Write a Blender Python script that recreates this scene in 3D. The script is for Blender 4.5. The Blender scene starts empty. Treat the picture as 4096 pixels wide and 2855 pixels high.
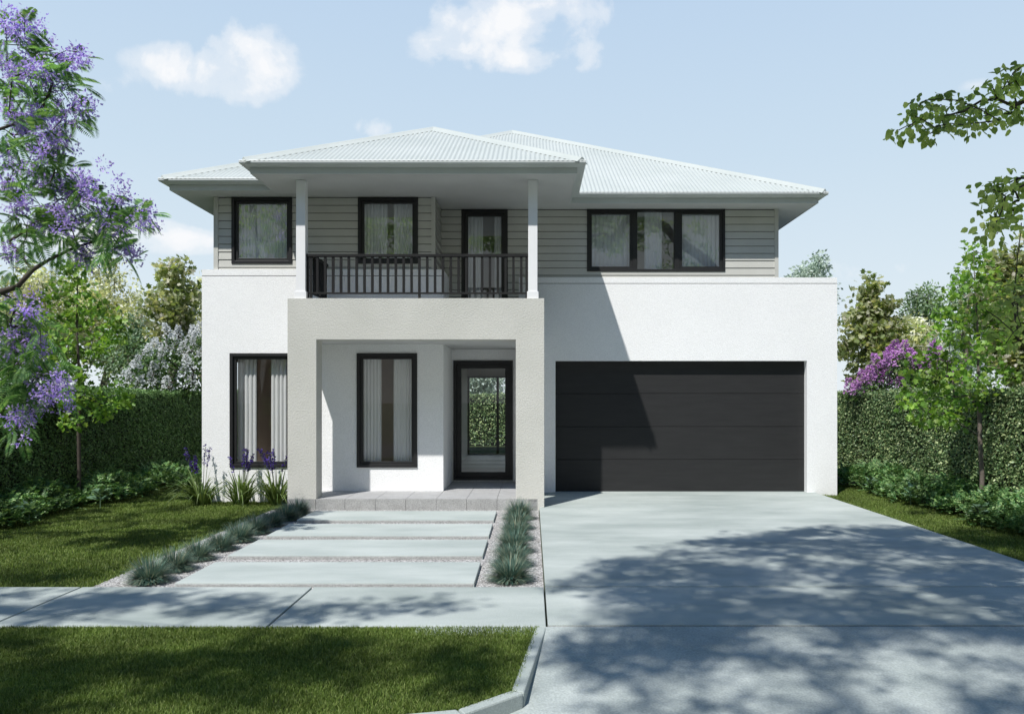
import bpy, math, random
import numpy as np
from mathutils import Vector
R = np.random.default_rng
sc = bpy.context.scene
COL = sc.collection
CAMH, F = 1.78, 1786.0
def wx(u, y): return (u - 1192.0) * y / F            # measurements from the photo turned into metres at depth y
def wz(v, y): return CAMH + (893.0 - v) * y / F

# ------------------------------------------------------------------ materials
def mat(name):
    m = bpy.data.materials.new(name); m.use_nodes = True
    nt = m.node_tree; nt.nodes.clear()
    return m, nt, nt.nodes, nt.links
def N(ns, t, **kw):
    n = ns.new(t)
    for k, v in kw.items():
        if k in n.inputs: n.inputs[k].default_value = v
        else: setattr(n, k, v)
    return n
def ramp(ns, stops):
    n = ns.new('ShaderNodeValToRGB'); e = n.color_ramp.elements
    while len(e) < len(stops): e.new(0.5)
    for i, (p, c) in enumerate(stops):
        e[i].position = p; e[i].color = (*c, 1) if len(c) == 3 else c
    return n
def surf(name, c1, c2, rough=.6, scale=3., detail=6., bump=0., bscale=40., bdetail=3., bdist=.01, spec=.4, metal=0., stretch=(1, 1, 1), fine=None, coat=0.):
    """two-tone noise surface with an optional bump, in object-independent world coordinates"""
    m, nt, ns, L = mat(name)
    out = N(ns, 'ShaderNodeOutputMaterial'); b = N(ns, 'ShaderNodeBsdfPrincipled')
    b.inputs['Roughness'].default_value = rough; b.inputs['Metallic'].default_value = metal
    b.inputs['Specular IOR Level'].default_value = spec
    g = N(ns, 'ShaderNodeNewGeometry'); mp = N(ns, 'ShaderNodeMapping'); mp.inputs['Scale'].default_value = stretch
    L.new(g.outputs['Position'], mp.inputs['Vector'])
    n = N(ns, 'ShaderNodeTexNoise'); n.inputs['Scale'].default_value = scale; n.inputs['Detail'].default_value = detail; n.inputs['Roughness'].default_value = .62
    L.new(mp.outputs[0], n.inputs['Vector'])
    r = ramp(ns, [(.3, c1), (.7, c2)]); L.new(n.outputs['Fac'], r.inputs[0]); col = r.outputs[0]
    if fine:
        fs, lo, hi = fine
        n3 = N(ns, 'ShaderNodeTexNoise'); n3.inputs['Scale'].default_value = fs; n3.inputs['Detail'].default_value = 2.
        L.new(g.outputs['Position'], n3.inputs['Vector'])
        r3 = ramp(ns, [(.3, (lo,) * 3), (.7, (hi,) * 3)]); L.new(n3.outputs['Fac'], r3.inputs[0])
        mx = N(ns, 'ShaderNodeMix', data_type='RGBA', blend_type='MULTIPLY'); mx.inputs[0].default_value = 1
        L.new(col, mx.inputs[6]); L.new(r3.outputs[0], mx.inputs[7]); col = mx.outputs[2]
    L.new(col, b.inputs['Base Color'])
    if bump:
        n2 = N(ns, 'ShaderNodeTexNoise'); n2.inputs['Scale'].default_value = bscale; n2.inputs['Detail'].default_value = bdetail
        L.new(g.outputs['Position'], n2.inputs['Vector'])
        bp = N(ns, 'ShaderNodeBump'); bp.inputs['Strength'].default_value = bump; bp.inputs['Distance'].default_value = bdist
        L.new(n2.outputs['Fac'], bp.inputs['Height']); L.new(bp.outputs[0], b.inputs['Normal'])
    L.new(b.outputs[0], out.inputs[0])
    return m
def leafy(name, stops, trans=.35, rough=.5, spec=.3, clump=1.6, cl=(.6, 1.25), tcol=(1.25, 1.25, .55)):
    """leaf material: each leaf its own tone, light and dark clumps, light through the blade"""
    m, nt, ns, L = mat(name)
    out = N(ns, 'ShaderNodeOutputMaterial'); g = N(ns, 'ShaderNodeNewGeometry')
    k = len(stops); r = ramp(ns, [(i / max(1, k - 1), c) for i, c in enumerate(stops)])
    L.new(g.outputs['Random Per Island'], r.inputs[0])
    n = N(ns, 'ShaderNodeTexNoise'); n.inputs['Scale'].default_value = clump; n.inputs['Detail'].default_value = 3.
    L.new(g.outputs['Position'], n.inputs['Vector'])
    r2 = ramp(ns, [(.35, (cl[0],) * 3), (.65, (cl[1],) * 3)]); L.new(n.outputs['Fac'], r2.inputs[0])
    mx = N(ns, 'ShaderNodeMix', data_type='RGBA', blend_type='MULTIPLY'); mx.inputs[0].default_value = 1
    L.new(r.outputs[0], mx.inputs[6]); L.new(r2.outputs[0], mx.inputs[7])
    b = N(ns, 'ShaderNodeBsdfPrincipled'); b.inputs['Roughness'].default_value = rough; b.inputs['Specular IOR Level'].default_value = spec
    L.new(mx.outputs[2], b.inputs['Base Color'])
    if trans:
        t = N(ns, 'ShaderNodeBsdfTranslucent')
        mt = N(ns, 'ShaderNodeMix', data_type='RGBA', blend_type='MULTIPLY'); mt.inputs[0].default_value = 1
        L.new(mx.outputs[2], mt.inputs[6]); mt.inputs[7].default_value = (*tcol, 1)
        L.new(mt.outputs[2], t.inputs[0])
        ms = N(ns, 'ShaderNodeMixShader'); ms.inputs[0].default_value = trans
        L.new(b.outputs[0], ms.inputs[1]); L.new(t.outputs[0], ms.inputs[2]); L.new(ms.outputs[0], out.inputs[0])
    else:
        L.new(b.outputs[0], out.inputs[0])
    return m
def glass(name, refl=.2, tint=(.80, .85, .88)):
    m, nt, ns, L = mat(name)
    out = N(ns, 'ShaderNodeOutputMaterial'); t = N(ns, 'ShaderNodeBsdfTransparent'); t.inputs[0].default_value = (*tint, 1)
    gl = N(ns, 'ShaderNodeBsdfGlossy'); gl.inputs['Roughness'].default_value = .0
    gl.inputs['Color'].default_value = (.92, .97, 1, 1)
    g = N(ns, 'ShaderNodeNewGeometry'); dp = N(ns, 'ShaderNodeVectorMath', operation='DOT_PRODUCT'); L.new(g.outputs['Normal'], dp.inputs[0]); L.new(g.outputs['Incoming'], dp.inputs[1])
    ab = N(ns, 'ShaderNodeMath', operation='ABSOLUTE'); L.new(dp.outputs['Value'], ab.inputs[0]); iv = N(ns, 'ShaderNodeMath', operation='SUBTRACT'); iv.inputs[0].default_value = 1; L.new(ab.outputs[0], iv.inputs[1])
    pw = N(ns, 'ShaderNodeMath', operation='POWER'); L.new(iv.outputs[0], pw.inputs[0]); pw.inputs[1].default_value = 5
    ma = N(ns, 'ShaderNodeMath', operation='MULTIPLY_ADD'); L.new(pw.outputs[0], ma.inputs[0]); ma.inputs[1].default_value = .7; ma.inputs[2].default_value = refl + .04
    ms = N(ns, 'ShaderNodeMixShader'); L.new(ma.outputs[0], ms.inputs[0]); L.new(t.outputs[0], ms.inputs[1]); L.new(gl.outputs[0], ms.inputs[2])
    L.new(ms.outputs[0], out.inputs[0]); return m
def cloth(name, c, trans=.45, alpha=1.):
    m, nt, ns, L = mat(name)
    out = N(ns, 'ShaderNodeOutputMaterial'); d = N(ns, 'ShaderNodeBsdfDiffuse'); d.inputs[0].default_value = (*c, 1)
    t = N(ns, 'ShaderNodeBsdfTranslucent'); t.inputs[0].default_value = (*c, 1)
    ms = N(ns, 'ShaderNodeMixShader'); ms.inputs[0].default_value = trans; L.new(d.outputs[0], ms.inputs[1]); L.new(t.outputs[0], ms.inputs[2])
    if alpha < 1:
        tr = N(ns, 'ShaderNodeBsdfTransparent'); m2 = N(ns, 'ShaderNodeMixShader'); m2.inputs[0].default_value = alpha
        L.new(tr.outputs[0], m2.inputs[1]); L.new(ms.outputs[0], m2.inputs[2]); L.new(m2.outputs[0], out.inputs[0])
    else: L.new(ms.outputs[0], out.inputs[0])
    return m
def pebbles(name):
    m, nt, ns, L = mat(name)
    out = N(ns, 'ShaderNodeOutputMaterial'); b = N(ns, 'ShaderNodeBsdfPrincipled'); b.inputs['Roughness'].default_value = .8
    g = N(ns, 'ShaderNodeNewGeometry'); v = N(ns, 'ShaderNodeTexVoronoi'); v.inputs['Scale'].default_value = 55.
    L.new(g.outputs['Position'], v.inputs['Vector'])
    s = N(ns, 'ShaderNodeSeparateColor'); L.new(v.outputs['Color'], s.inputs[0])
    r = ramp(ns, [(0, (.30, .285, .27)), (.3, (.52, .50, .48)), (.7, (.70, .68, .66)), (1, (.85, .83, .81))]); L.new(s.outputs[0], r.inputs[0])
    r2 = ramp(ns, [(.3, (1, 1, 1)), (.7, (.35, .35, .35))]); L.new(v.outputs['Distance'], r2.inputs[0])
    mx = N(ns, 'ShaderNodeMix', data_type='RGBA', blend_type='MULTIPLY'); mx.inputs[0].default_value = 1
    L.new(r.outputs[0], mx.inputs[6]); L.new(r2.outputs[0], mx.inputs[7]); L.new(mx.outputs[2], b.inputs['Base Color'])
    bp = N(ns, 'ShaderNodeBump', invert=True); bp.inputs['Strength'].default_value = .9; bp.inputs['Distance'].default_value = .012
    L.new(v.outputs['Distance'], bp.inputs['Height']); L.new(bp.outputs[0], b.inputs['Normal']); L.new(b.outputs[0], out.inputs[0])
    return m

M = {}
M['white'] = surf('white_render', (.89, .89, .885), (.93, .93, .925), .85, 1.2, 8, bump=.8, bscale=60, bdetail=4, bdist=.009, spec=.2, fine=(80, .91, 1.05))
M['grey'] = surf('grey_render', (.56, .555, .505), (.63, .62, .57), .85, 1.2, 8, bump=.75, bscale=42, bdetail=4, bdist=.011, spec=.2, fine=(60, .88, 1.06))
M['clad'] = surf('cladding_paint', (.52, .515, .475), (.57, .565, .525), .55, 2, 6, bump=.1, bscale=14, bdist=.002, spec=.3)
M['gap'] = surf('joint_shadow', (.03, .03, .03), (.05, .05, .05), .9)
M['frame'] = surf('black_aluminium', (.016, .016, .017), (.022, .022, .023), .42, 3, spec=.4)
M['garage'] = surf('garage_steel', (.020, .020, .0205), (.026, .026, .0265), .6, 4, 6, stretch=(.4, 1, 3), bump=.12, bscale=30, bdist=.002, spec=.3)
M['roof'] = surf('roof_steel', (.475, .51, .475), (.545, .575, .54), .5, .8, 5, spec=.5)
M['trim'] = surf('offwhite_trim', (.54, .565, .55), (.60, .625, .61), .45, 2, spec=.4)
M['soffit'] = surf('soffit_paint', (.56, .56, .55), (.62, .62, .61), .8, 1.5, spec=.2)
M['post'] = surf('white_paint', (.80, .80, .80), (.84, .84, .84), .5, 2, spec=.3)
M['rail'] = surf('railing_metal', (.014, .014, .014), (.019, .019, .019), .6, 3, spec=.2)
CON = dict(spec=.25)
M['concrete'] = surf('concrete', (.30, .345, .325), (.52, .56, .53), .8, 1.1, 9, bump=.25, bscale=160, bdetail=3, bdist=.004, stretch=(.45, 1, 1), fine=(110, .80, 1.10), **CON)
M['concrete2'] = surf('paver_concrete', (.36, .405, .385), (.50, .54, .515), .8, 2.0, 9, bump=.25, bscale=160, bdetail=3, bdist=.004, stretch=(.35, 1, 1), fine=(130, .9, 1.08), **CON)
M['apron'] = surf('rough_concrete', (.30, .34, .33), (.47, .51, .49), .85, 1.6, 10, bump=.4, bscale=75, bdetail=6, bdist=.008, fine=(70, .80, 1.10), **CON)
M['tile'] = surf('porch_tile', (.36, .36, .36), (.44, .44, .44), .75, 5, 8, bump=.15, bscale=90, bdist=.003, fine=(90, .85, 1.08), **CON)
M['stone'] = surf('step_stone', (.36, .36, .35), (.46, .46, .45), .85, 6, 8, bump=.6, bscale=60, bdist=.01, fine=(75, .7, 1.15), **CON)
M['gravel'] = pebbles('gravel')
M['filler'] = surf('joint_filler', (.20, .20, .19), (.42, .41, .40), .95, 60, 3)
M['soil'] = surf('lawn_soil', (.030, .045, .012), (.055, .08, .02), .95, 5, 6, bump=.8, bscale=60, bdist=.03)
M['mulch'] = surf('mulch', (.012, .010, .007), (.035, .028, .018), .95, 20, 4, bump=.8, bscale=40, bdist=.03)
M['road'] = surf('asphalt', (.045, .046, .05), (.065, .066, .07), .9, 8, 8, bump=.5, bscale=120, bdist=.008)
M['warmwall'] = surf('interior_plaster', (.60, .53, .47), (.70, .62, .55), .9, 1.5)
M['palewall'] = surf('interior_white', (.80, .77, .73), (.86, .83, .79), .9, 1.5)
M['floor'] = surf('interior_floor', (.48, .41, .34), (.58, .50, .43), .5, 4, stretch=(1, .2, 1))
M['wood'] = surf('dark_wood', (.02, .014, .01), (.04, .028, .02), .4, 8)
M['glass'] = glass('window_glass', .15, (.95, .97, .98))
M['glass_low'] = glass('clear_glass', .02, (.97, .98, .98))
M['curtain'] = cloth('white_curtain', (.94, .94, .93), .35)
M['sheer'] = cloth('sheer_curtain', (.93, .94, .96), .3, .95)
M['bark'] = surf('grey_bark', (.10, .08, .065), (.20, .17, .145), .9, 14, 6, bump=.6, bscale=50, bdist=.01)
M['darkbark'] = surf('dark_bark', (.045, .036, .03), (.09, .075, .06), .9, 14, 6, bump=.6, bscale=50, bdist=.01)
M['grass'] = leafy('lawn_blades', [(0.061, 0.106, 0.018), (0.113, 0.179, 0.028), (0.173, 0.252, 0.053), (0.305, 0.358, 0.116)], .25, .55, .3, 1.3, (.75, 1.15))
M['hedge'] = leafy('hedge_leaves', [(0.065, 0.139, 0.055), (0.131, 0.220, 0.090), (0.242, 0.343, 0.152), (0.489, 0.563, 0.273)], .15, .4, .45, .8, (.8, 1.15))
M['hedge_shade'] = leafy('shade_toned_hedge_leaves', [(0.055, 0.131, 0.040), (0.101, 0.193, 0.064), (0.166, 0.278, 0.099), (0.235, 0.370, 0.123)], .15, .45, .35, .8, (.8, 1.15))  # darker copy of the hedge leaves, shade of the unlit side in the colour
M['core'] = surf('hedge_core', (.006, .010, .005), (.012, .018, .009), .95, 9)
M['cover'] = leafy('cover_leaves', [(0.051, 0.144, 0.047), (0.092, 0.210, 0.069), (0.183, 0.323, 0.115), (0.365, 0.515, 0.207)], .25, .45, .4, 2., (.6, 1.25))
M['rosette'] = leafy('pale_rosette', [(0.112, 0.210, 0.126), (0.224, 0.336, 0.224)], .25, .4, .4)
M['bright'] = leafy('bright_leaves', [(0.116, 0.248, 0.043), (0.194, 0.371, 0.065), (0.274, 0.454, 0.086), (0.390, 0.535, 0.128)], .45, .45, .4, 2.2, (.55, 1.2))
M['street'] = leafy('ovate_leaves', [(0.131, 0.245, 0.039), (0.196, 0.330, 0.066), (0.296, 0.428, 0.099), (0.428, 0.526, 0.150)], .6, .4, .4, 1.5, (.7, 1.2))
M['lowleaf'] = leafy('brightened_ovate_leaves', [(0.216, 0.316, 0.101), (0.317, 0.434, 0.144), (0.432, 0.540, 0.202), (0.605, 0.690, 0.317)], .6, .4, .4, 3., (.7, 1.2))  # brighter copy of the ovate leaves, lifts hanging branches out of crown shade
M['fern'] = leafy('ferny_leaves', [(0.087, 0.216, 0.086), (0.143, 0.312, 0.121), (0.242, 0.434, 0.179), (0.385, 0.577, 0.269)], .55, .5, .3, 1.1, (.55, 1.25))
M['purple'] = leafy('violet_blossom', [(.40, .27, .86), (.54, .38, .93), (.68, .52, .95), (.80, .68, .96)], .55, .6, .2, 2., (.8, 1.15), tcol=(1, 1, 1))
M['pink'] = leafy('pink_blossom', [(.42, .16, .46), (.56, .27, .60), (.70, .42, .72)], .3, .6, .2, 3., (.75, 1.2), tcol=(1, 1, 1))
M['whiteflower'] = leafy('white_blossom', [(.66, .68, .68), (.78, .80, .80), (.88, .89, .88)], .3, .6, .2, 3., (.8, 1.1), tcol=(1, 1, 1))
M['lilac'] = leafy('lilac_leaves', [(0.048, 0.107, 0.031), (0.094, 0.173, 0.048), (0.159, 0.265, 0.079)], .3, .45, .4, 2., (.6, 1.2))
M['iris'] = leafy('strap_leaves', [(0.086, 0.147, 0.038), (0.147, 0.216, 0.062), (0.224, 0.293, 0.113)], .25, .4, .45, 3., (.75, 1.15))
M['irisflower'] = leafy('indigo_petals', [(.05, .03, .22), (.09, .05, .34), (.13, .08, .42)], .3, .5, .2)
M['fescue'] = leafy('blue_fescue', [(.05, .12, .095), (.08, .17, .135), (.12, .22, .175), (.17, .26, .20), (.24, .30, .21), (.46, .45, .31)], .2, .5, .3, 6., (.75, 1.15), tcol=(1, 1, .9))
M['olive'] = leafy('haze_paled_olive_leaves', [(0.341, 0.393, 0.216), (0.548, 0.582, 0.368), (0.821, 0.804, 0.613), (0.950, 0.950, 0.950)], .4, .5, .35, .9, (.5, 1.3))  # olive foliage with distance haze mixed into its cream tones
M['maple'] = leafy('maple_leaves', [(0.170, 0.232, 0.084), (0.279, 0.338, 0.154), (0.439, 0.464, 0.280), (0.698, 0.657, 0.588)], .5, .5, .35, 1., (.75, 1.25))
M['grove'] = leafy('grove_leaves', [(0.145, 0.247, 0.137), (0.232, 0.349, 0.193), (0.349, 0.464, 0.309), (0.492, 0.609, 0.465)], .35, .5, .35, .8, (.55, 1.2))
M['hazy'] = leafy('haze_tinted_leaves', [(0.394, 0.493, 0.394), (0.527, 0.624, 0.527), (0.691, 0.773, 0.691)], .35, .6, .2, .8, (.75, 1.15), tcol=(1, 1, .9))  # far foliage, the air haze is painted into the leaf colour

# ------------------------------------------------------------------ mesh building
class MB:
    def __init__(s): s.v = []; s.loops = []; s.sizes = []; s.mi = []; s.n = 0
    def add(s, V, faces, mi=0):
        V = np.asarray(V, float).reshape(-1, 3)
        for f in faces:
            s.loops.append(np.asarray(f, np.int64) + s.n)
            s.sizes.append(np.array([len(f)])); s.mi.append(np.array([mi]))
        s.v.append(V); s.n += len(V)
    def add_many(s, V, tmpl_faces, mi=0):
        """V (n,k,3): n copies of a k-vertex template"""
        n, k, _ = V.shape
        if n == 0: return
        base = (np.arange(n) * k)[:, None]
        flat = np.concatenate([np.asarray(f) for f in tmpl_faces]); sz = np.array([len(f) for f in tmpl_faces])
        s.loops.append((base + flat[None, :]).ravel() + s.n); s.sizes.append(np.tile(sz, n)); s.mi.append(np.full(n * len(sz), mi))
        s.v.append(V.reshape(-1, 3)); s.n += n * k
    def box(s, x0, x1, y0, y1, z0, z1, mi=0):
        V = [(x0, y0, z0), (x1, y0, z0), (x1, y1, z0), (x0, y1, z0), (x0, y0, z1), (x1, y0, z1), (x1, y1, z1), (x0, y1, z1)]
        s.add(V, [(0, 3, 2, 1), (4, 5, 6, 7), (0, 1, 5, 4), (1, 2, 6, 5), (2, 3, 7, 6), (3, 0, 4, 7)], mi)
    def quad(s, a, b, c, d, mi=0): s.add([a, b, c, d], [(0, 1, 2, 3)], mi)
    def tube(s, P, r, sides=6, mi=0, cap=True):
        P = np.asarray(P, float); n = len(P); r = np.broadcast_to(np.asarray(r, float), (n,))
        T = np.gradient(P, axis=0); T /= np.linalg.norm(T, axis=1)[:, None] + 1e-9
        up = np.array([0, 0, 1.]) if abs(T[0, 2]) < .9 else np.array([1., 0, 0])
        a = np.cross(T, up); a /= np.linalg.norm(a, axis=1)[:, None] + 1e-9; b = np.cross(T, a)
        th = np.linspace(0, 2 * math.pi, sides, endpoint=False)
        V = P[:, None] + r[:, None, None] * (np.cos(th)[None, :, None] * a[:, None] + np.sin(th)[None, :, None] * b[:, None])
        i = np.arange(n - 1)[:, None] * sides; j = np.arange(sides)[None]; j2 = (j + 1) % sides
        q = np.stack([i + j, i + j2, i + sides + j2, i + sides + j], -1).reshape(-1, 4)
        s.loops.append(q.ravel() + s.n); s.sizes.append(np.full(len(q), 4)); s.mi.append(np.full(len(q), mi))
        s.v.append(V.reshape(-1, 3)); s.n += n * sides
        if cap:
            s.loops.append(np.arange(sides)[::-1] + s.n - n * sides); s.sizes.append(np.array([sides])); s.mi.append(np.array([mi]))
            s.loops.append(np.arange(sides) + s.n - sides); s.sizes.append(np.array([sides])); s.mi.append(np.array([mi]))
    def mesh(s, name, mats, origin, smooth=False):
        V = np.concatenate(s.v) - np.asarray(origin)[None]; lo = np.concatenate(s.loops); sz = np.concatenate(s.sizes); mi = np.concatenate(s.mi)
        me = bpy.data.meshes.new(name)
        me.vertices.add(len(V)); me.vertices.foreach_set('co', V.astype(np.float32).ravel())
        me.loops.add(len(lo)); me.loops.foreach_set('vertex_index', lo.astype(np.int32))
        me.polygons.add(len(sz)); me.polygons.foreach_set('loop_start', np.concatenate([[0], np.cumsum(sz)[:-1]]).astype(np.int32))
        for m in mats: me.materials.append(m)
        me.polygons.foreach_set('material_index', mi.astype(np.int32))
        me.polygons.foreach_set('use_smooth', np.full(len(sz), bool(smooth)))
        me.update(calc_edges=True)
        return me
    def bounds(s):
        V = np.concatenate(s.v); return V.min(0), V.max(0)
WO = {}                                                     # world origin of every object built here
def tag(o, label=None, cat=None, group=None, kind=None):
    for k, v in (('label', label), ('category', cat), ('group', group), ('kind', kind)):
        if v: o[k] = v
    return o
def empty(name, loc, label, cat, group=None):
    o = bpy.data.objects.new(name, None); COL.objects.link(o); o.location = loc; o.empty_display_size = .2
    WO[o] = np.array(loc, float); return tag(o, label, cat, group)
def obj(name, mb, mats, parent=None, smooth=False, bevel=0., label=None, origin=None):
    if not isinstance(mats, (list, tuple)): mats = [mats]
    if origin is None:
        lo, hi = mb.bounds(); origin = np.array([(lo[0] + hi[0]) / 2, (lo[1] + hi[1]) / 2, lo[2]])
    origin = np.asarray(origin, float)
    o = bpy.data.objects.new(name, mb.mesh(name, mats, origin, smooth)); COL.objects.link(o)
    o.location = origin - (WO[parent] if parent else 0); o.parent = parent; WO[o] = origin
    if bevel:
        b = o.modifiers.new('edge', 'BEVEL'); b.width = bevel; b.segments = 2; b.limit_method = 'ANGLE'
    if label: o['label'] = label
    return o
def struct(name, mb, mats, label=None, bevel=0., **k):
    o = obj(name, mb, mats, bevel=bevel, **k); o['kind'] = 'structure'
    if label: o['label'] = label
    return o
def copy_tree(o, loc, rz, s, label=None, group=None):
    c = o.copy(); COL.objects.link(c); c.location = loc; c.rotation_euler = (0, 0, rz); c.scale = (s, s, s); WO[c] = np.array(loc, float)
    if label: c['label'] = label
    if group: c['group'] = group
    for ch in list(o.children):
        k = ch.copy(); COL.objects.link(k); k.parent = c
    return c

# ------------------------------------------------------------------ leaves
T_OV = (np.array([(0, 0, 0), (.3, .26, .06), (.66, .24, .05), (1, 0, -.08), (.66, -.24, .05), (.3, -.26, .06)]), [(0, 3, 2, 1), (0, 5, 4, 3)])
T_LOB = (np.array([(0, 0, 0), (.02, .34, .05), (.30, .26, .03), (.42, .56, .08), (.62, .24, .03), (.92, .22, .02), (.85, 0, -.02),
                   (.92, -.22, .02), (.62, -.24, .03), (.42, -.56, .08), (.30, -.26, .03), (.02, -.34, .05)]),
         [(0, 6, 5, 4, 3, 2, 1), (0, 11, 10, 9, 8, 7, 6)])
T_RND = (np.array([(0, 0, 0), (.28, .36, .05), (.62, .33, .05), (1, 0, -.08), (.62, -.33, .05), (.28, -.36, .05)]), [(0, 3, 2, 1), (0, 5, 4, 3)])
T_DIA = (np.array([(0, 0, 0), (.5, .27, .04), (1, 0, -.03), (.5, -.27, .04)]), [(0, 3, 2, 1)])
T_LAN = (np.array([(0, 0, 0), (.4, .085, .03), (1, 0, -.06), (.4, -.085, .03)]), [(0, 3, 2, 1)])
T_TRI = (np.array([(0, .5, 0), (0, -.5, 0), (1, 0, 0)]), [(0, 1, 2)])
def unit(a): return a / (np.linalg.norm(a, axis=-1, keepdims=True) + 1e-9)
def leaves(mb, T, P, D, Nn, size, mi=0):
    t, faces = T; D = unit(D); S = unit(np.cross(D, Nn)); U = np.cross(S, D); size = np.broadcast_to(np.asarray(size, float), (len(P),))
    V = P[:, None] + size[:, None, None] * (t[None, :, 0:1] * D[:, None] + t[None, :, 1:2] * S[:, None] + t[None, :, 2:3] * U[:, None])
    mb.add_many(V, faces, mi)
def ball(g, n, shell=.5):
    d = unit(g.normal(size=(n, 3))); r = g.random(n) ** shell
    return d * r[:, None], d
def clump_leaves(mb, g, c, rad, n, T, size, droop=.2, up=.8, mi=0):
    rad = np.broadcast_to(np.asarray(rad, float), (3,)); o, d = ball(g, n, .55)
    P = c + o * rad
    D = d * .7 + g.normal(size=(n, 3)) * .6; D[:, 2] -= droop
    Nn = g.normal(size=(n, 3)) * .65; Nn[:, 2] += up
    leaves(mb, T, P, D, Nn, size * g.uniform(.6, 1.15, n), mi)

def skeleton(g, trunk, clumps, wobble=.06, seg=.3, extra=()):
    """branches from a trunk (and limbs) to every clump; pipe-model radii"""
    P = [np.array(p, float) for p in trunk]; par = [-1] + list(range(len(P) - 1)); chains = [list(range(len(P)))]
    for limb in extra:
        start = min(range(len(P)), key=lambda i: np.linalg.norm(P[i] - limb[0])); ch = [start]
        for p in limb[1:]:
            P.append(np.array(p, float)); par.append(ch[-1]); ch.append(len(P) - 1)
        chains.append(ch)
    tp = np.array(trunk)
    order = sorted(range(len(clumps)), key=lambda i: np.min(np.linalg.norm(tp - clumps[i], axis=1)))
    for i in order:
        c = np.asarray(clumps[i]); A = np.array(P); d = np.linalg.norm(A - c, axis=1)
        cost = d + 1.2 * np.maximum(0, A[:, 2] - c[2] + .15 * d); cost[0] += 1e3
        s0 = int(np.argmin(cost)); a = A[s0]; L = d[s0]; k = max(2, int(L / seg) + 1)
        ctrl = (a + c) / 2 + np.array([0, 0, .12 * L]) + g.normal(size=3) * .08 * L; ch = [s0]
        for t in np.linspace(0, 1, k + 1)[1:]:
            p = (1 - t) ** 2 * a + 2 * t * (1 - t) * ctrl + t * t * c + g.normal(size=3) * wobble * min(L, 1) * (t < 1)
            P.append(p); par.append(ch[-1]); ch.append(len(P) - 1)
        chains.append(ch)
    return P, par, chains
def wood(mb, P, par, chains, r_base, r_tip=.008, expo=2.2, sides=7):
    n = len(P); w = np.zeros(n); has = np.zeros(n, bool)
    for i in range(n):
        if par[i] >= 0: has[par[i]] = True
    w[~has] = r_tip ** expo
    for i in range(n - 1, 0, -1): w[par[i]] += w[i]
    r = w ** (1 / expo); k = r_base / max(r[0], 1e-6)
    r = np.where(r > r_tip * 1.5, r * np.minimum(1, k) if k < 1 else r * (1 + (k - 1) * np.clip((r - r_tip) / (r[0] - r_tip + 1e-9), 0, 1) ** 2.2), r_tip)
    r = np.maximum(r, r_tip * .8)
    for j, ch in enumerate(chains):
        if len(ch) < 2: continue
        rr = r[ch].copy()
        if j: rr[0] = min(rr[0], rr[1] * 1.25)
        else: rr[0] *= 1.25
        mb.tube([P[i] for i in ch], rr, sides if rr.max() > .03 else 4, cap=False)
def tree(name, label, cat, base, trunk, clumps, rads, per, T, size, leafmat, barkmat, r_base, seed, group=None, droop=.2, up=.8, extra=(), r_tip=.007, seg=.3):
    g = R(seed); t = empty(name, base, label, cat, group)
    P, par, ch = skeleton(g, trunk, clumps, extra=extra, seg=seg)
    w = MB(); wood(w, P, par, ch, r_base, r_tip)
    c = MB()
    for q, r in zip(clumps, rads): clump_leaves(c, g, np.asarray(q), r, max(4, int(per * g.uniform(.7, 1.3))), T, size, droop, up)
    for chn in ch[1:]:                                      # a few leaves along the branches
        for i in chn[len(chn) // 2:]:
            clump_leaves(c, g, P[i], .12 + size, 3, T, size, droop, up)
    obj('trunk', w, M[barkmat] if isinstance(barkmat, str) else barkmat, t, smooth=True)
    obj('crown', c, M[leafmat], t)
    return t
def ell(g, n, c, r, shell=.45, low=-1.):
    """clump centres in an uneven ellipsoid"""
    out = []
    while len(out) < n:
        o, _ = ball(g, 1, shell)
        if o[0, 2] < low: continue
        out.append(np.array(c) + o[0] * np.array(r) * g.uniform(.8, 1.12))
    return out

# ================================================================== ground
CONC = .0
b = MB(); b.add([(-300, -300, -.22), (300, -300, -.22), (300, 400, -.22), (-300, 400, -.22)], [(0, 1, 2, 3)]); struct('ground', b, M['soil'], 'far ground around the plot')
b = MB(); b.add([(-60, -5.5, -.13), (60, -5.5, -.13), (60, 4.31, -.13), (-60, 4.31, -.13)], [(0, 1, 2, 3)]); struct('road', b, M['road'], 'asphalt road in front of the plot')
b = MB(); b.box(-40, 40, 6.24, 70, -.2, -.065); struct('lawn', b, M['soil'], 'earth under the front lawn and garden')
# gravel bed
b = MB(); b.box(-4.27, .118, 7.545, 13.06, -.15, -.048); struct('gravel', b, M['gravel'], 'pale gravel bed between lawn and driveway')
# footpath slabs
b = MB(); x = .112
while x > -14:
    b.box(x - 2.17, x, 6.235, 7.535, -.12, 0); b.box(x - 2.188, x - 2.172, 6.24, 7.53, -.12, -.02, 1); x -= 2.19
struct('footpath', b, [M['concrete'], M['filler']], 'pale concrete footpath with cut joints', bevel=.006)
# driveway slabs
b = MB()
b.box(.128, 5.38, 12.725, 15.5, -.12, 0); b.box(.128, 5.38, 7.57, 12.717, -.12, 0); b.box(.128, 9.5, 6.275, 7.535, -.12, 0)
b.box(.13, 9.4, 6.2, 7.7, -.13, -.012, 1)
b.box(.13, 5.37, 12.6, 12.8, -.13, -.012, 1)
struct('driveway', b, [M['concrete'], M['filler']], 'pale concrete driveway up to the garage door', bevel=.005)
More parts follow.
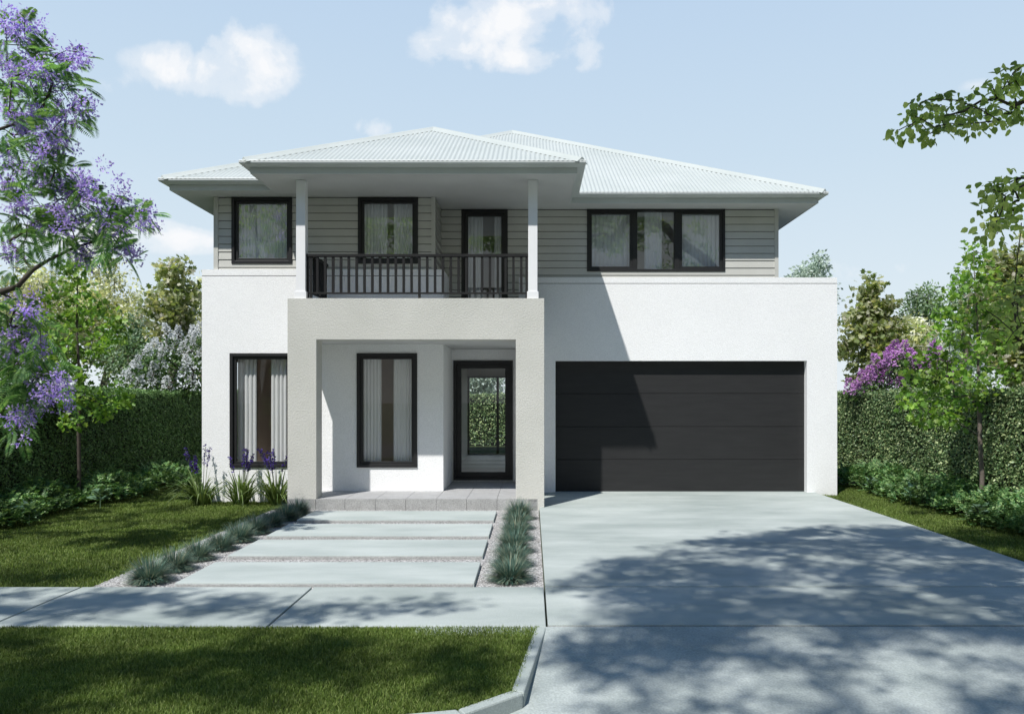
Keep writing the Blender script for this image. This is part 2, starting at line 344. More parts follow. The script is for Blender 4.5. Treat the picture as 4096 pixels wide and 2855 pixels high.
# crossover falling to the road
b = MB(); xs = np.linspace(-.9, 9.5, 27); ys = np.linspace(4.3, 6.235, 9)
V = [(x, y, -.004 - .118 * ((6.235 - y) / 1.935) ** .9) for y in ys for x in xs]; nx = len(xs)
b.add(V, [(j * nx + i, j * nx + i + 1, (j + 1) * nx + i + 1, (j + 1) * nx + i) for j in range(len(ys) - 1) for i in range(nx - 1)])
struct('crossover', b, M['apron'], 'rough concrete driveway crossover falling to the road')
# verge and kerb
kerb = [(.115, 6.215), (-.045, 4.83), (-.385, 4.50), (-1.05, 4.34), (-14, 4.32)]
b = MB(); poly = [(x - .06, y + .02) for x, y in kerb[:2]] + [(x - .04, y + .09) for x, y in kerb[2:]] + [(-14, 6.215)]
b.add([(x, y, -.018) for x, y in poly], [tuple(range(len(poly)))[::-1]]); struct('verge', b, M['soil'], 'earth of the grass verge beside the road')
b = MB()
def kerb_piece(p, q, mp, mq):
    (px, py), (qx, qy) = p, q; h = .0
    V = [(px, py, -.16), (qx, qy, -.16), (qx, qy, h), (px, py, h), (px + mp[0], py + mp[1], -.16), (qx + mq[0], qy + mq[1], -.16), (qx + mq[0], qy + mq[1], h), (px + mp[0], py + mp[1], h)]
    b.add(V, [(0, 1, 2, 3), (3, 2, 6, 7), (5, 4, 7, 6), (4, 0, 3, 7), (1, 5, 6, 2)])
def inn(i):
    d = [];
    for a, c in ((i - 1, i), (i, i + 1)):
        if 0 <= a and c < len(kerb):
            vx, vy = kerb[c][0] - kerb[a][0], kerb[c][1] - kerb[a][1]; l = math.hypot(vx, vy); d.append((vy / l, -vx / l))
    m = np.mean(d, axis=0); m = m / (m @ m); return m * .085
for i in range(len(kerb) - 1):
    (px, py), (qx, qy) = kerb[i], kerb[i + 1]; l = math.hypot(qx - px, qy - py); e = .004 / l
    a = np.array(kerb[i]) * (1 - e) + np.array(kerb[i + 1]) * e; c = np.array(kerb[i]) * e + np.array(kerb[i + 1]) * (1 - e)
    kerb_piece(tuple(a), tuple(c), inn(i), inn(i + 1))
struct('kerb', b, M['concrete'], 'concrete kerb curving from footpath to road', bevel=.012)
# other kerb side of the crossover, out to the right
b = MB(); b.box(9.5, 20, 4.32, 6.2, -.2, -.02); struct('verge', b, M['soil'], 'earth of the further grass verge')
b = MB(); b.box(9.52, 20, 6.235, 7.53, -.12, 0); struct('footpath', b, M['concrete'], 'further stretch of concrete footpath')
# paving slabs of the entry path
names = ['nearest the footpath', 'second up from the footpath', 'second down from the porch step', 'nearest the porch step']
for k, (y0, y1) in enumerate([(7.70, 8.69), (9.05, 10.07), (10.36, 11.34), (11.70, 12.64)]):
    b = MB(); b.box(-3.45, -.555, y0, y1, -.11, 0); b.box(-3.44, -.565, y0 - .004, y0 + .02, -.1, -.012, 1)
    tag(obj('paving_slab', b, [M['concrete2'], M['stone']], bevel=.006), 'wide concrete paving slab in gravel, ' + names[k], 'paving slab', 'concrete slabs of the entry path')

# ================================================================== house
HS = empty('house', (-.2, 15, 0), 'two storey white rendered house with pale metal hip roof and double garage', 'house')
YL, YR, YP = 14.18, 15.12, 13.05                   # fronts of left wing, garage wing and porch
ZS, ZB, ZF = 5.377, 4.075, 3.42                    # soffit, top of rendered storey, balcony floor
def wall_front(mb, x0, x1, z0, z1, y, holes, reveal=.09, mi=0, flip=1):
    xs = sorted({x0, x1, *[h[0] for h in holes], *[h[1] for h in holes]}); zs = sorted({z0, z1, *[h[2] for h in holes], *[h[3] for h in holes]})
    xs = [x for x in xs if x0 <= x <= x1]; zs = [z for z in zs if z0 <= z <= z1]
    for xa, xb in zip(xs, xs[1:]):
        for za, zb in zip(zs, zs[1:]):
            cx, cz = (xa + xb) / 2, (za + zb) / 2
            if any(h[0] < cx < h[1] and h[2] < cz < h[3] for h in holes): continue
            mb.quad((xa, y, za), (xb, y, za), (xb, y, zb), (xa, y, zb), mi)
    for h in holes:
        a, c, d, e = h; a, c, d, e = max(a, x0), min(c, x1), max(d, z0), min(e, z1)
        if a >= c or d >= e: continue
        yb = y + reveal
        mb.quad((a, y, d), (a, y, e), (a, yb, e), (a, yb, d), mi); mb.quad((c, y, e), (c, y, d), (c, yb, d), (c, yb, e), mi)
        mb.quad((a, y, e), (c, y, e), (c, yb, e), (a, yb, e), mi); mb.quad((c, y, d), (a, y, d), (a, yb, d), (c, yb, d), mi)
def side_quads(b, x, y0, y1, z0, z1, hole=None, mi=0):
    if not hole: b.quad((x, y1, z0), (x, y0, z0), (x, y0, z1), (x, y1, z1), mi); return
    ha, hb, hc, hd = hole
    for a, c, d, e in ((y0, ha, z0, z1), (hb, y1, z0, z1), (ha, hb, z0, hc), (ha, hb, hd, z1)): b.quad((x, c, d), (x, a, d), (x, a, e), (x, c, e), mi)
W4 = (-5.37, -4.265, .555, 2.585); W5 = (wx(800.2, YL), wx(935.5, YL), .555, 2.585)
GD = (.452, 5.226, -.02, 2.495)
XC = -1.572                                          # corner of the left wing inside the porch
YD = 15.79
DOOR = (wx(1016.7, YD), wx(1149.9, YD), .165, 2.53)
# rendered lower storey of the left wing
b = MB(); wall_front(b, -5.87, XC, -.2, 3.955, YL, [W4, W5]); wall_front(b, -5.87, XC, 3.966, ZB, YL, [])
b.quad((-5.87, YL + .006, 3.95), (XC, YL + .006, 3.95), (XC, YL + .006, 3.97), (-5.87, YL + .006, 3.97), 1)
b.quad((-5.87, YL, ZB), (XC, YL, ZB), (XC, 14.6, ZB), (-5.87, 14.6, ZB)); b.quad((-5.87, 14.6, ZB), (-5.67, 14.6, ZB), (-5.67, 23, ZB), (-5.87, 23, ZB))
side_quads(b, -5.87, YL, 23, -.2, ZB, (14.9, 16.7, .5, 2.6)); b.quad((XC, YL, -.2), (XC, YD, -.2), (XC, YD, 2.75), (XC, YL, 2.75)); b.quad((XC, YL, 3.3), (XC, YR + .1, 3.3), (XC, YR + .1, ZB), (XC, YL, ZB))
b.quad((-5.87, 23, -.2), (-5.87, 23, ZB), (-1.85, 23, ZB), (-1.85, 23, -.2))
obj('wall', b, [M['white'], M['gap']], HS, label='white rendered lower wall of the wing behind the porch')
# entry wall round the front door
b = MB(); wall_front(b, XC, -.2, -.1, 2.76, YD, [DOOR], .12); obj('wall', b, M['white'], HS, label='recessed rendered wall round the front door')
# garage wing
b = MB(); wall_front(b, -.245, 5.80, -.2, 3.955, YR, [GD], .15); wall_front(b, -.245, 5.80, 3.966, ZB, YR, [])
b.quad((-.245, YR + .006, 3.95), (5.80, YR + .006, 3.95), (5.80, YR + .006, 3.97), (-.245, YR + .006, 3.97), 1)
b.quad((5.80, YR, -.2), (5.80, 23, -.2), (5.80, 23, ZB), (5.80, YR, ZB)); b.quad((-.245, YD + .3, -.2), (-.245, YR, -.2), (-.245, YR, ZB), (-.245, YD + .3, ZB))
b.quad((-.245, YR, ZB), (5.80, YR, ZB), (5.80, YR + .2, ZB), (-.245, YR + .2, ZB)); b.quad((5.6, YR + .2, ZB), (5.8, YR + .2, ZB), (5.8, 23, ZB), (5.6, 23, ZB))
b.quad((4.5, YR + .2, 3.9), (5.6, YR + .2, 3.9), (5.6, 23, 3.9), (4.5, 23, 3.9)); b.quad((2.5, 23, ZB), (2.5, 23, -.2), (5.8, 23, -.2), (5.8, 23, ZB)); b.quad((-1.85, 23, ZB), (-1.85, 23, 2.42), (2.5, 23, 2.42), (2.5, 23, ZB))
obj('wall', b, [M['white'], M['gap']], HS, label='white rendered garage wall with a flat parapet')
# cladding of the upper storey: lapped boards
YCL, YCR = 14.24, 15.15
W1 = (-5.36, -4.278, 4.185, 5.372); W2 = (wx(802.8, YCL), wx(937.4, YCL), 4.185, 5.372)
BD = (wx(1034.7, YCR), wx(1138.5, YCR), ZF, 5.37); W3 = (wx(1316, YCR), wx(1625.4, YCR), wz(608.4, YCR), wz(468.9, YCR))
def boards(mb, x0, x1, z0, y, holes, pitch=.1385):
    z = ZS - .006 - pitch * math.ceil((ZS - z0) / pitch)
    while z < ZS - .02:
        za, zb = max(z, z0), min(z + pitch, ZS + .01); fa = (za - z) / pitch
        xs = sorted({x0, x1, *[v for h in holes for v in h[:2] if x0 < v < x1]})
        for xa, xb in zip(xs, xs[1:]):
            segs = [(za, zb)]
            for h in holes:
                if h[0] < (xa + xb) / 2 < h[1]:
                    ns = []
                    for s0, s1 in segs:
                        if h[3] <= s0 or h[2] >= s1: ns.append((s0, s1)); continue
                        if s0 < h[2]: ns.append((s0, h[2]))
                        if s1 > h[3]: ns.append((h[3], s1))
                    segs = ns
            for s0, s1 in segs:
                yo = lambda zz: y - .012 * (1 - (zz - z) / pitch)
                top = s1 - (.010 if abs(s1 - (z + pitch)) < 1e-6 else 0)
                mb.quad((xa, yo(s0), s0), (xb, yo(s0), s0), (xb, yo(top), top), (xa, yo(top), top))
                mb.quad((xa, y + .02, s0), (xb, y + .02, s0), (xb, yo(s0), s0), (xa, yo(s0), s0))
                if top < s1: mb.quad((xa, y + .012, top - .002), (xb, y + .012, top - .002), (xb, y + .012, s1 + .002), (xa, y + .012, s1 + .002), 1)
        z += pitch
XU = -1.72
b = MB(); boards(b, -5.60, XU - .07, ZB, YCL, [W1, W2]); b.box(-5.678, -5.60, YCL - .022, YCL + .06, ZB, ZS); b.box(XU - .07, XU, YCL - .022, YCL + .06, ZB, ZS)
for y0, y1, x in ((YCL + .06, YCR, XU),):
    z = ZS - .006 - .1385 * 10
    while z < ZS - .02:
        if z + .1385 > ZB:
            za = max(z, ZB); b.quad((x + .014 * (1 - (za - z) / .1385), y0, za), (x + .014 * (1 - (za - z) / .1385), y1, za), (x, y1, z + .128), (x, y0, z + .128))
            b.quad((x - .01, y0, z + .126), (x - .01, y1, z + .126), (x - .01, y1, z + .14), (x - .01, y0, z + .14), 1)
        z += .1385
side_quads(b, -5.678, YCL + .06, 26.6, ZB - .1, ZS, (14.9, 17.2, 4.15, 5.3)); b.quad((-5.678, 26.6, ZS), (4.69, 26.6, ZS), (4.69, 26.6, 3.8), (-5.678, 26.6, 3.8))
obj('cladding', b, [M['clad'], M['gap']], HS, label='grey weatherboard upper wall of the wing behind the balcony')
b = MB(); boards(b, XU, -.245, ZF, YCR, [BD]); boards(b, -.245, 4.62, ZB, YCR, [BD, W3]); b.box(4.62, 4.69, YCR - .022, YCR + .06, ZB, ZS)
side_quads(b, 4.69, YCR + .06, 26.6, 3.8, ZS, (15.8, 18.0, 4.15, 5.3))
obj('cladding', b, [M['clad'], M['gap']], HS, label='grey weatherboard upper wall above the garage')
b = MB(); b.box(-5.67, 4.68, 23.02, 26.59, 3.62, 3.79); b.box(-5.6, -5.3, 26.2, 26.5, -.1, 3.615); b.box(4.3, 4.6, 26.2, 26.5, -.1, 3.615); obj('rear_terrace_roof', b, M['soffit'], HS)
# porch portal, slab of the balcony
b = MB(); X0, X1, XI, XJ, ZP = -4.0, .207, -3.527, -.259, 2.744; YB = YP + .35
out = [(X0, -.05), (XI, -.05), (XI, ZP), (XJ, ZP), (XJ, -.06), (X1, -.06), (X1, ZF), (X0, ZF)]
n = len(out); V = [(x, YP, z) for x, z in out] + [(x, YB, z) for x, z in out]
b.add(V, [tuple(range(n)), tuple(range(2 * n - 1, n - 1, -1))] + [(i, i + n, (i + 1) % n + n, (i + 1) % n) for i in range(n)])
obj('porch', b, M['grey'], HS, bevel=.004, label='pale grey rendered portal of the porch')
b = MB(); b.box(X0 + .002, X1 - .002, YB + .002, YL - .002, ZP + .003, ZF - .003); b.box(XC + .002, X1 - .002, YL - .002, YR + .75, ZP + .003, ZF - .003)
obj('balcony_floor', b, M['soffit'], HS)
# porch step and tiles
b = MB(); g = R(3); x = -4.0
xs = [-4.0 + .025]; 
while xs[-1] < .1: xs.append(xs[-1] + .499)
xs[-1] = .118
edges = [-4.0, -3.56] + list(np.arange(-3.06, 0, .4985)) + [.10]
for xa, xb in zip(edges, edges[1:]):
    b.box(xa + .003, xb - .003, YP + .0, YP + .05, -.05, .135, 1)
    for ya in np.arange(YP + .052, YD, .62): b.box(xa + .003, xb - .003, ya, min(ya + .614, YD + .05), .10, .136, 0)
b.box(-3.99, .09, YP + .012, YD, -.06, .124, 2)
obj('porch_step', b, [M['tile'], M['stone'], M['gap']], HS, label='grey tiled porch step')
b = MB(); b.box(DOOR[0], DOOR[1], YD - .10, YD + .1, .138, .168); obj('doorstep', b, M['stone'], HS)
# posts
for x0 in (wx(664.1, 13.12), wx(1184.3, 13.12)):
    w = .153; b = MB(); b.box(x0, x0 + w, 13.11, 13.11 + w, ZF + .12, ZS - .002); b.box(x0 - .018, x0 + w + .018, 13.092, 13.128 + w, ZF, ZF + .12); 
    obj('post', b, M['post'], HS, bevel=.005)
PL, PR = wx(684.8, 13.12), wx(1184.3, 13.12)
# railing
zt, zb = 4.165, 3.535; yr = 13.19
b = MB(); b.box(PL, PR, yr - .03, yr + .03, zt - .045, zt); b.box(PL, PR, yr - .02, yr + .02, zb - .028, zb)
b.box(-3.665, -3.615, yr + .03, YL, zt - .045, zt); b.box(-3.655, -3.625, yr + .02, YL, zb - .028, zb)
b.box(.0, .05, yr + .1, YR, zt - .045, zt); b.box(.01, .04, yr + .1, YR, zb - .028, zb)
RL = obj('railing', b, M['rail'], HS, bevel=.003, label='black metal balcony railing with upright bars')
p0 = wx(1175 / 3.151 + 336.3, yr); 
xs = [PL + .022, PL + .075] + list(np.arange(p0 + .02, PR - .05, .1298)) + [PR - .025]
for i, x in enumerate(xs):
    b = MB(); full = i in (0, 1, 15, len(xs) - 1); wd = .02
    if full: b.box(x - wd, x + wd, yr - .018, yr + .018, ZF, zb - .0285)
    b.box(x - wd, x + wd, yr - .018, yr + .018, zb + .0005, zt - .0455)
    obj('baluster', b, M['rail'], RL)
for x in (-3.64, .025):
    for y in np.arange(yr + .13, YL - .02 if x < -1 else YR - .02, .13):
        b = MB(); b.box(x - .013, x + .013, y - .02, y + .02, zb + .0005, zt - .0455); obj('baluster', b, M['rail'], RL)
# soffit, fascia, gutter
b = MB(); so = [(-6.257, 13.76), (-4.50, 13.76), (-4.50, 12.74), (.728, 12.74), (.728, 14.66), (5.28, 14.66), (5.28, 27.1), (-6.257, 27.1)]
b.add([(x, y, ZS) for x, y in so], [tuple(range(len(so)))[::-1]]); obj('soffit', b, M['soffit'], HS)
def sweep(path, prof, closed_prof=True):
    mb = MB(); n = len(path); rings = []
    for i in range(n):
        ns = []
        for a, c in ((i - 1, i), (i, i + 1)):
            if a >= 0 and c < n:
                d = np.array(path[c]) - np.array(path[a]); d = d / np.linalg.norm(d); ns.append(np.array([d[1], -d[0]]))
        m = ns[0] if len(ns) == 1 else (ns[0] + ns[1]) / (1 + ns[0] @ ns[1])
        rings.append([(path[i][0] + m[0] * o, path[i][1] + m[1] * o, z) for o, z in prof])
    k = len(prof); V = [p for r in rings for p in r]
    mb.add(V, [(i * k + j, (i + 1) * k + j, (i + 1) * k + (j + 1) % k, i * k + (j + 1) % k) for i in range(n - 1) for j in range(k if closed_prof else k - 1)] + [tuple(range(k)), tuple(range((n - 1) * k, n * k))[::-1]])
    return mb
fas = [(-6.257, 27.1), (-6.257, 13.76), (-4.50, 13.76), (-4.50, 12.74), (.728, 12.74), (.728, 14.66), (5.28, 14.66), (5.28, 27.1)]
obj('fascia', sweep(fas, [(0, ZS - .004), (0, 5.53), (-.03, 5.53), (-.03, ZS - .004)]), M['trim'], HS)
gut = [(.124, 5.556), (.133, 5.553), (.137, 5.542), (.1365, 5.512), (.130, 5.500), (.114, 5.489), (.085, 5.479), (.05, 5.471), (.004, 5.466), (.004, 5.545), (.1, 5.530), (.116, 5.548)]
go = obj('gutter', sweep(fas, gut), M['trim'], HS)
# corrugated roof
PT = .52; ZE = 5.545
RF = MB()
def roof_face(A, e, nrm, width, tmax, t0=-.02, step=.0127, tmin=lambda u: 0):
    A, e, nrm = np.array(A), np.array(e), np.array(nrm); us = np.arange(0, width + 1e-6, step)
    amp = np.where(True, .0078 * np.cos(2 * math.pi * us / .0762), 0)
    lo = np.array([max(t0, tmin(u)) if tmin(u) > 0 else t0 for u in us]); hi = np.array([tmax(u) for u in us]); ok = hi > lo
    nz = 1 / math.hypot(1, PT); nh = -PT * nz
    V = []
    for u, a, l, h in zip(us, amp, lo, hi):
        h = max(h, l)
        for t in (l, h):
            p = A[:2] + e * u + nrm * (t + nh * a); V.append((p[0], p[1], ZE + PT * t + a * nz))
    f = [(2 * i, 2 * i + 2, 2 * i + 3, 2 * i + 1) for i in range(len(us) - 1) if ok[i] or ok[i + 1]]
    RF.add(V, f)
GX0, GX1, GW, GM = -6.377, 5.40, 13.64, 14.54
W = GX1 - GX0
GB0, GB1, GBY = -4.61, .838, 12.62; WB = GB1 - GB0
roof_face((GX0, GM), (1, 0), (0, 1), W, lambda u: min(u, W - u))                                          # main front
roof_face((GB0, GBY), (1, 0), (0, 1), WB, lambda u: min(u, WB - u))                                       # balcony front
roof_face((GB0, GBY), (0, 1), (1, 0), 7.4, lambda u: min(u, WB / 2), step=.01905)                                         # balcony sides
roof_face((GB1, GBY), (0, 1), (-1, 0), 7.4, lambda u: min(u, WB / 2), step=.01905)
WW = 5.4
roof_face((GX0, GW), (1, 0), (0, 1), WW, lambda u: min(u, WW - u))                                        # wing front
roof_face((GX0 + WW, GW), (0, 1), (-1, 0), 7, lambda u: min(u, WW / 2), step=.01905)
yb = 27.2
roof_face((GX0, GW), (0, 1), (1, 0), yb - GW, lambda u: max(min(u, WW / 2), min(max(u - (GM - GW), 0), W / 2, yb - GW - u)) if u < yb - GW - 2.7 else min(W / 2, yb - GW - u), step=.01905)
roof_face((GX1, GM), (0, 1), (-1, 0), yb - GM, lambda u: min(u, W / 2, yb - GM - u), step=.01905)
roof_face((GX0, yb), (1, 0), (0, -1), W, lambda u: min(u, W - u, (yb - GM) / 2), step=.01905)
RO = obj('roof', RF, M['roof'], HS, label='pale corrugated steel hip roof')
def cap(p, q):
    b = MB(); p, q = np.array(p, float), np.array(q, float); d = q - p; s = np.cross(d, (0, 0, 1)); s /= np.linalg.norm(s)
    ring = []
    n = max(2, int(np.linalg.norm(d) / 1.5)); 
    for t in np.linspace(0, 1, n):
        c = p + d * t
        ring.append([c - s * .13 + np.array([0, 0, -.045]), c - s * .055 + np.array([0, 0, .012]), c - s * .028 + np.array([0, 0, .040]), c + np.array([0, 0, .052]), c + s * .028 + np.array([0, 0, .040]), c + s * .055 + np.array([0, 0, .012]), c + s * .13 + np.array([0, 0, -.045])])
    V = [v for r in ring for v in r]
    b.add(V, [(i * 7 + j, i * 7 + j + 1, (i + 1) * 7 + j + 1, (i + 1) * 7 + j) for i in range(n - 1) for j in range(6)] + [tuple(range(7))])
    obj('hip_cap', b, M['roof'], RO)
hp = lambda x, y, t: (x, y, ZE + PT * t)
cap(hp(GB0 + .03, GBY + .03, .03), hp(GB0 + WB / 2, GBY + WB / 2, WB / 2)); cap(hp(GB1 - .03, GBY + .03, .03), hp(GB0 + WB / 2, GBY + WB / 2, WB / 2))
cap(hp(GB0 + WB / 2, GBY + WB / 2, WB / 2), hp(GB0 + WB / 2, 18.5, WB / 2))
hm = min(W / 2, (yb - GM) / 2)
cap(hp(GX1 - .03, GM + .03, .03), hp(GX1 - hm, GM + hm, hm)); cap(hp(GX0 + 2.8, GM + 2.8, 2.8), hp(GX0 + hm, GM + hm, hm))
cap(hp(GX0 + .03, GW + .03, .03), hp(GX0 + 2.7, GW + 2.7, 2.7))
# windows
def ring(mb, x0, x1, z0, z1, w, y0, y1):
    mb.box(x0, x0 + w, y0, y1, z0, z1); mb.box(x1 - w, x1, y0, y1, z0, z1); mb.box(x0 + w, x1 - w, y0, y1, z0, z0 + w); mb.box(x0 + w, x1 - w, y0, y1, z1 - w, z1)
def window(h, y, label, inner=.05, outer=.055, gm='glass', name='window', proud=.025):
    x0, x1, z0, z1 = h; b = MB(); ring(b, x0, x1, z0, z1, outer, y - proud, y + .08); ring(b, x0 + outer - .001, x1 - outer + .001, z0 + outer - .001, z1 - outer + .001, inner, y + .012, y + .07)
    f = obj(name, b, M['frame'], HS, bevel=.003, label=label); o = outer + inner - .004
    b = MB(); b.quad((x0 + o, y + .04, z0 + o), (x1 - o, y + .04, z0 + o), (x1 - o, y + .04, z1 - o), (x0 + o, y + .04, z1 - o)); obj('pane', b, M[gm], f)
    return f
window(W1, YCL, 'square upper window beside the balcony', .05); window(W2, YCL, 'square upper window behind the balcony railing', .05)
window((W4[0], W4[1], W4[2], W4[3]), YL, 'tall narrow window beside the porch', .05, .055, 'glass_low'); window(W5, YL, 'tall narrow window inside the porch', .05, .055, 'glass_low')
f = window(BD, YCR, 'black framed glazed balcony door', .07, .055, name='balcony_door')
f = window(DOOR, YD + .03, 'black framed glazed front door', .10, .055, 'glass_low', 'front_door', .06)
# triple window
x0, x1, z0, z1 = W3; b = MB(); y = YCR; ring(b, x0, x1, z0, z1, .04, y - .025, y + .09)
m1, m2, m3, m4 = wx(1421, y), wx(1429, y), wx(1512.5, y), wx(1521, y)
b.box(m1 - .02, m2, y - .01, y + .085, z0 + .04, z1 - .04); b.box(m3, m4 + .02, y - .01, y + .085, z0 + .04, z1 - .04)
ring(b, x0 + .039, m1 - .019, z0 + .039, z1 - .039, .055, y + .004, y + .07); ring(b, m4 + .019, x1 - .039, z0 + .039, z1 - .039, .055, y + .004, y + .07)
f = obj('window', b, M['frame'], HS, bevel=.003, label='wide three pane upper window above the garage')
for a, c, e in ((x0 + .09, m1 - .07, .04), (m2 - .002, m3 + .002, .06), (m4 + .07, x1 - .09, .04)):
    k = .09 if e < .05 else .038
    b = MB(); b.quad((a, y + e, z0 + k), (c, y + e, z0 + k), (c, y + e, z1 - k), (a, y + e, z1 - k)); obj('pane', b, M['glass'], f)
# garage door: four wide panels on a backing
b = MB(); b.box(GD[0] - .05, GD[1] + .05, YR + .17, YR + .2, -.02, 2.6); gd = obj('garage_door', b, M['gap'], HS, label='black sectional garage door of four wide panels')
hz = [0.004, wz(1029.7, YR + .15), wz(956, YR + .15), wz(882, YR + .15), 2.56]
for za, zb2 in zip(hz, hz[1:]):
    b = MB(); b.box(GD[0] - .04, GD[1] + .04, YR + .15, YR + .168, za + .004, zb2 - .004); obj('panel', b, M['garage'], gd, bevel=.004)
# interiors
def room(x0, x1, y0, y1, z0, z1, wallm, name='room', open_back=False, front=(), hole=None):
    b = MB()
    side_quads(b, x0, y0, y1, z0, z1, hole[1:] if hole and hole[0] == 'L' else None); side_quads(b, x1, y0, y1, z0, z1, hole[1:] if hole and hole[0] == 'R' else None)
    if not open_back: b.quad((x0, y1, z0), (x0, y1, z1), (x1, y1, z1), (x1, y1, z0))
    b.quad((x0, y0, z1), (x0, y1, z1), (x1, y1, z1), (x1, y0, z1), 2); b.quad((x0, y0, z0), (x1, y0, z0), (x1, y1, z0), (x0, y1, z0), 1)
    obj('interior_wall', b, [M[wallm], M['floor'], M['palewall']], HS)
def added_side_window(x, y0, y1, z0, z1, label):  # openings added out of view to bring daylight into the dark rooms
    b = MB()
    for a, c, d, e in ((y0, y0 + .1, z0, z1), (y1 - .1, y1, z0, z1), (y0 + .1, y1 - .1, z0, z0 + .1), (y0 + .1, y1 - .1, z1 - .1, z1)): b.box(x - .05, x + .05, a, c, d, e)
    f = obj('window', b, M['frame'], HS, label=label); b = MB(); b.quad((x, y0 + .09, z0 + .09), (x, y1 - .09, z0 + .09), (x, y1 - .09, z1 - .09), (x, y0 + .09, z1 - .09)); obj('pane', b, M['glass_low'], f)
room(-5.75, -1.92, YL + .1, 18.2, .14, 2.74, 'warmwall', hole=('L', 14.9, 16.7, .5, 2.6)); added_side_window(-5.83, 14.9, 16.7, .5, 2.6, 'unseen side window added to light the lower front room')
room(-5.6, XU - .05, YCL + .09, 17.6, 3.5, ZS - .01, 'palewall', hole=('L', 14.9, 17.2, 4.15, 5.3)); added_side_window(-5.64, 14.9, 17.2, 4.15, 5.3, 'unseen side window added to light the upper front room')
room(XU + .02, 4.6, YCR + .1, 18.4, ZF - .01, ZS - .012, 'palewall', hole=('R', 15.8, 18.0, 4.15, 5.3)); added_side_window(4.65, 15.8, 18.0, 4.15, 5.3, 'unseen side window added to light the upper garage room')
b = MB(); b.quad((-1.85, 23, .15), (-1.85, YD + .12, .15), (-1.85, YD + .12, 2.74), (-1.85, 23, 2.74)); b.quad((-.2, YD + .12, .15), (-.2, 19.5, .15), (-.2, 19.5, 2.74), (-.2, YD + .12, 2.74))
b.quad((-.2, 19.5, .15), (2.5, 19.5, .15), (2.5, 19.5, 2.74), (-.2, 19.5, 2.74)); b.quad((2.5, 19.5, .15), (2.5, 23, .15), (2.5, 23, 2.74), (2.5, 19.5, 2.74))
b.quad((-1.9, YD + .05, 2.74), (-1.9, 23, 2.74), (2.5, 23, 2.74), (2.5, YD + .05, 2.74), 2); b.quad((-1.9, YD + .05, .15), (2.5, YD + .05, .15), (2.5, 23, .15), (-1.9, 23, .15), 1)
b.quad((-1.85, 22.98, 2.42), (2.5, 22.98, 2.42), (2.5, 22.98, 2.74), (-1.85, 22.98, 2.74), 2)
obj('interior_wall', b, [M['palewall'], M['floor'], M['palewall']], HS)
b = MB(); x0, x1 = -1.84, 2.49; ring(b, x0, x1, .16, 2.42, .05, 22.9, 22.98)
for x in (wx(1116, 22.95), .7): b.box(x - .035, x + .035, 22.905, 22.975, .21, 2.37)
f = obj('window', b, M['frame'], HS, label='rear glass sliders seen through the hall')
b = MB(); b.quad((x0 + .04, 22.94, .2), (x1 - .04, 22.94, .2), (x1 - .04, 22.94, 2.38), (x0 + .04, 22.94, 2.38)); obj('pane', b, M['glass_low'], f)
# curtains and the table inside the narrow window
def curtain(x0, x1, z0, z1, y, label, m='curtain', fold=.085, amp=.03, seed=0, name='curtain'):
    g = R(seed); n = max(24, int((x1 - x0) / .006)); xs = np.linspace(x0, x1, n)
    zz = np.linspace(z0, z1, 5); ph = g.uniform(0, 6)
    V = []
    for z in zz:
        w = 2 * math.pi * (xs - x0) / fold + .35 * np.sin(5 * xs + ph) + .12 * math.sin(3 * z)
        yy = y + amp * np.sqrt(np.abs(np.sin(w / 2))) * -1 + amp
        V += list(zip(xs, yy, np.full(n, z)))
    b = MB(); b.add(V, [(j * n + i, j * n + i + 1, (j + 1) * n + i + 1, (j + 1) * n + i) for j in range(4) for i in range(n - 1)])
    return tag(obj(name, b, M[m], smooth=True), label, 'curtain', 'curtains behind the house windows')
gx = lambda u: wx(u, YL + .22)
curtain(gx(550), gx(577), .17, 2.66, YL + .16, 'white folded curtain on the outer side of the tall window by the irises', seed=1, fold=.075, amp=.05)
curtain(gx(609), gx(668), .17, 2.66, YL + .16, 'white folded curtain on the porch side of the tall window by the irises', seed=2, fold=.075, amp=.05)
curtain(gx(528), gx(552), .17, 2.66, YL + .32, 'grey sheer curtain at the outer edge of the tall window by the irises', 'sheer', seed=3)
curtain(gx(808), gx(857), .17, 2.66, YL + .14, 'grey white curtain on the side of the porch window away from the door', 'curtain', seed=4, fold=.06)
curtain(gx(884), gx(930), .17, 2.66, YL + .14, 'grey white curtain on the door side of the porch window', 'curtain', seed=5, fold=.06)
curtain(-5.4, -4.25, 3.55, 5.36, YCL + .14, 'sheer curtain across the square upper window beside the balcony', 'sheer', .06, seed=6)
curtain(W2[0], W2[0] + .50, 3.55, 5.36, YCL + .14, 'sheer curtain in the balcony window, side near the white post', 'sheer', .06, seed=7)
curtain(W2[1] - .46, W2[1], 3.55, 5.36, YCL + .14, 'sheer curtain in the balcony window, side near the balcony door', 'sheer', .06, seed=8)
curtain(BD[0], BD[0] + .40, ZF, 5.36, YCR + .15, 'sheer curtain behind the balcony door glass, side near the corner', 'sheer', .07, seed=9)
curtain(BD[1] - .26, BD[1], ZF, 5.36, YCR + .15, 'narrow sheer curtain behind the balcony door glass, side near the post', 'sheer', .07, seed=10)
curtain(W3[0], W3[0] + .95, 3.55, 5.36, YCR + .15, 'wide sheer curtain in the three pane window, pane nearest the balcony', 'sheer', .08, seed=11)
curtain(W3[0] + 1.12, W3[0] + 1.45, 3.55, 5.36, YCR + .17, 'narrow sheer curtain in the middle pane of the three pane window', 'sheer', .08, seed=12)
curtain(W3[1] - .85, W3[1], 3.55, 5.36, YCR + .15, 'sheer curtain in the three pane window, pane furthest from the balcony', 'sheer', .08, seed=13)
tb = empty('side_table', (-4.95, 16.2, .15), 'small dark table between the curtains of the tall window by the irises', 'table')
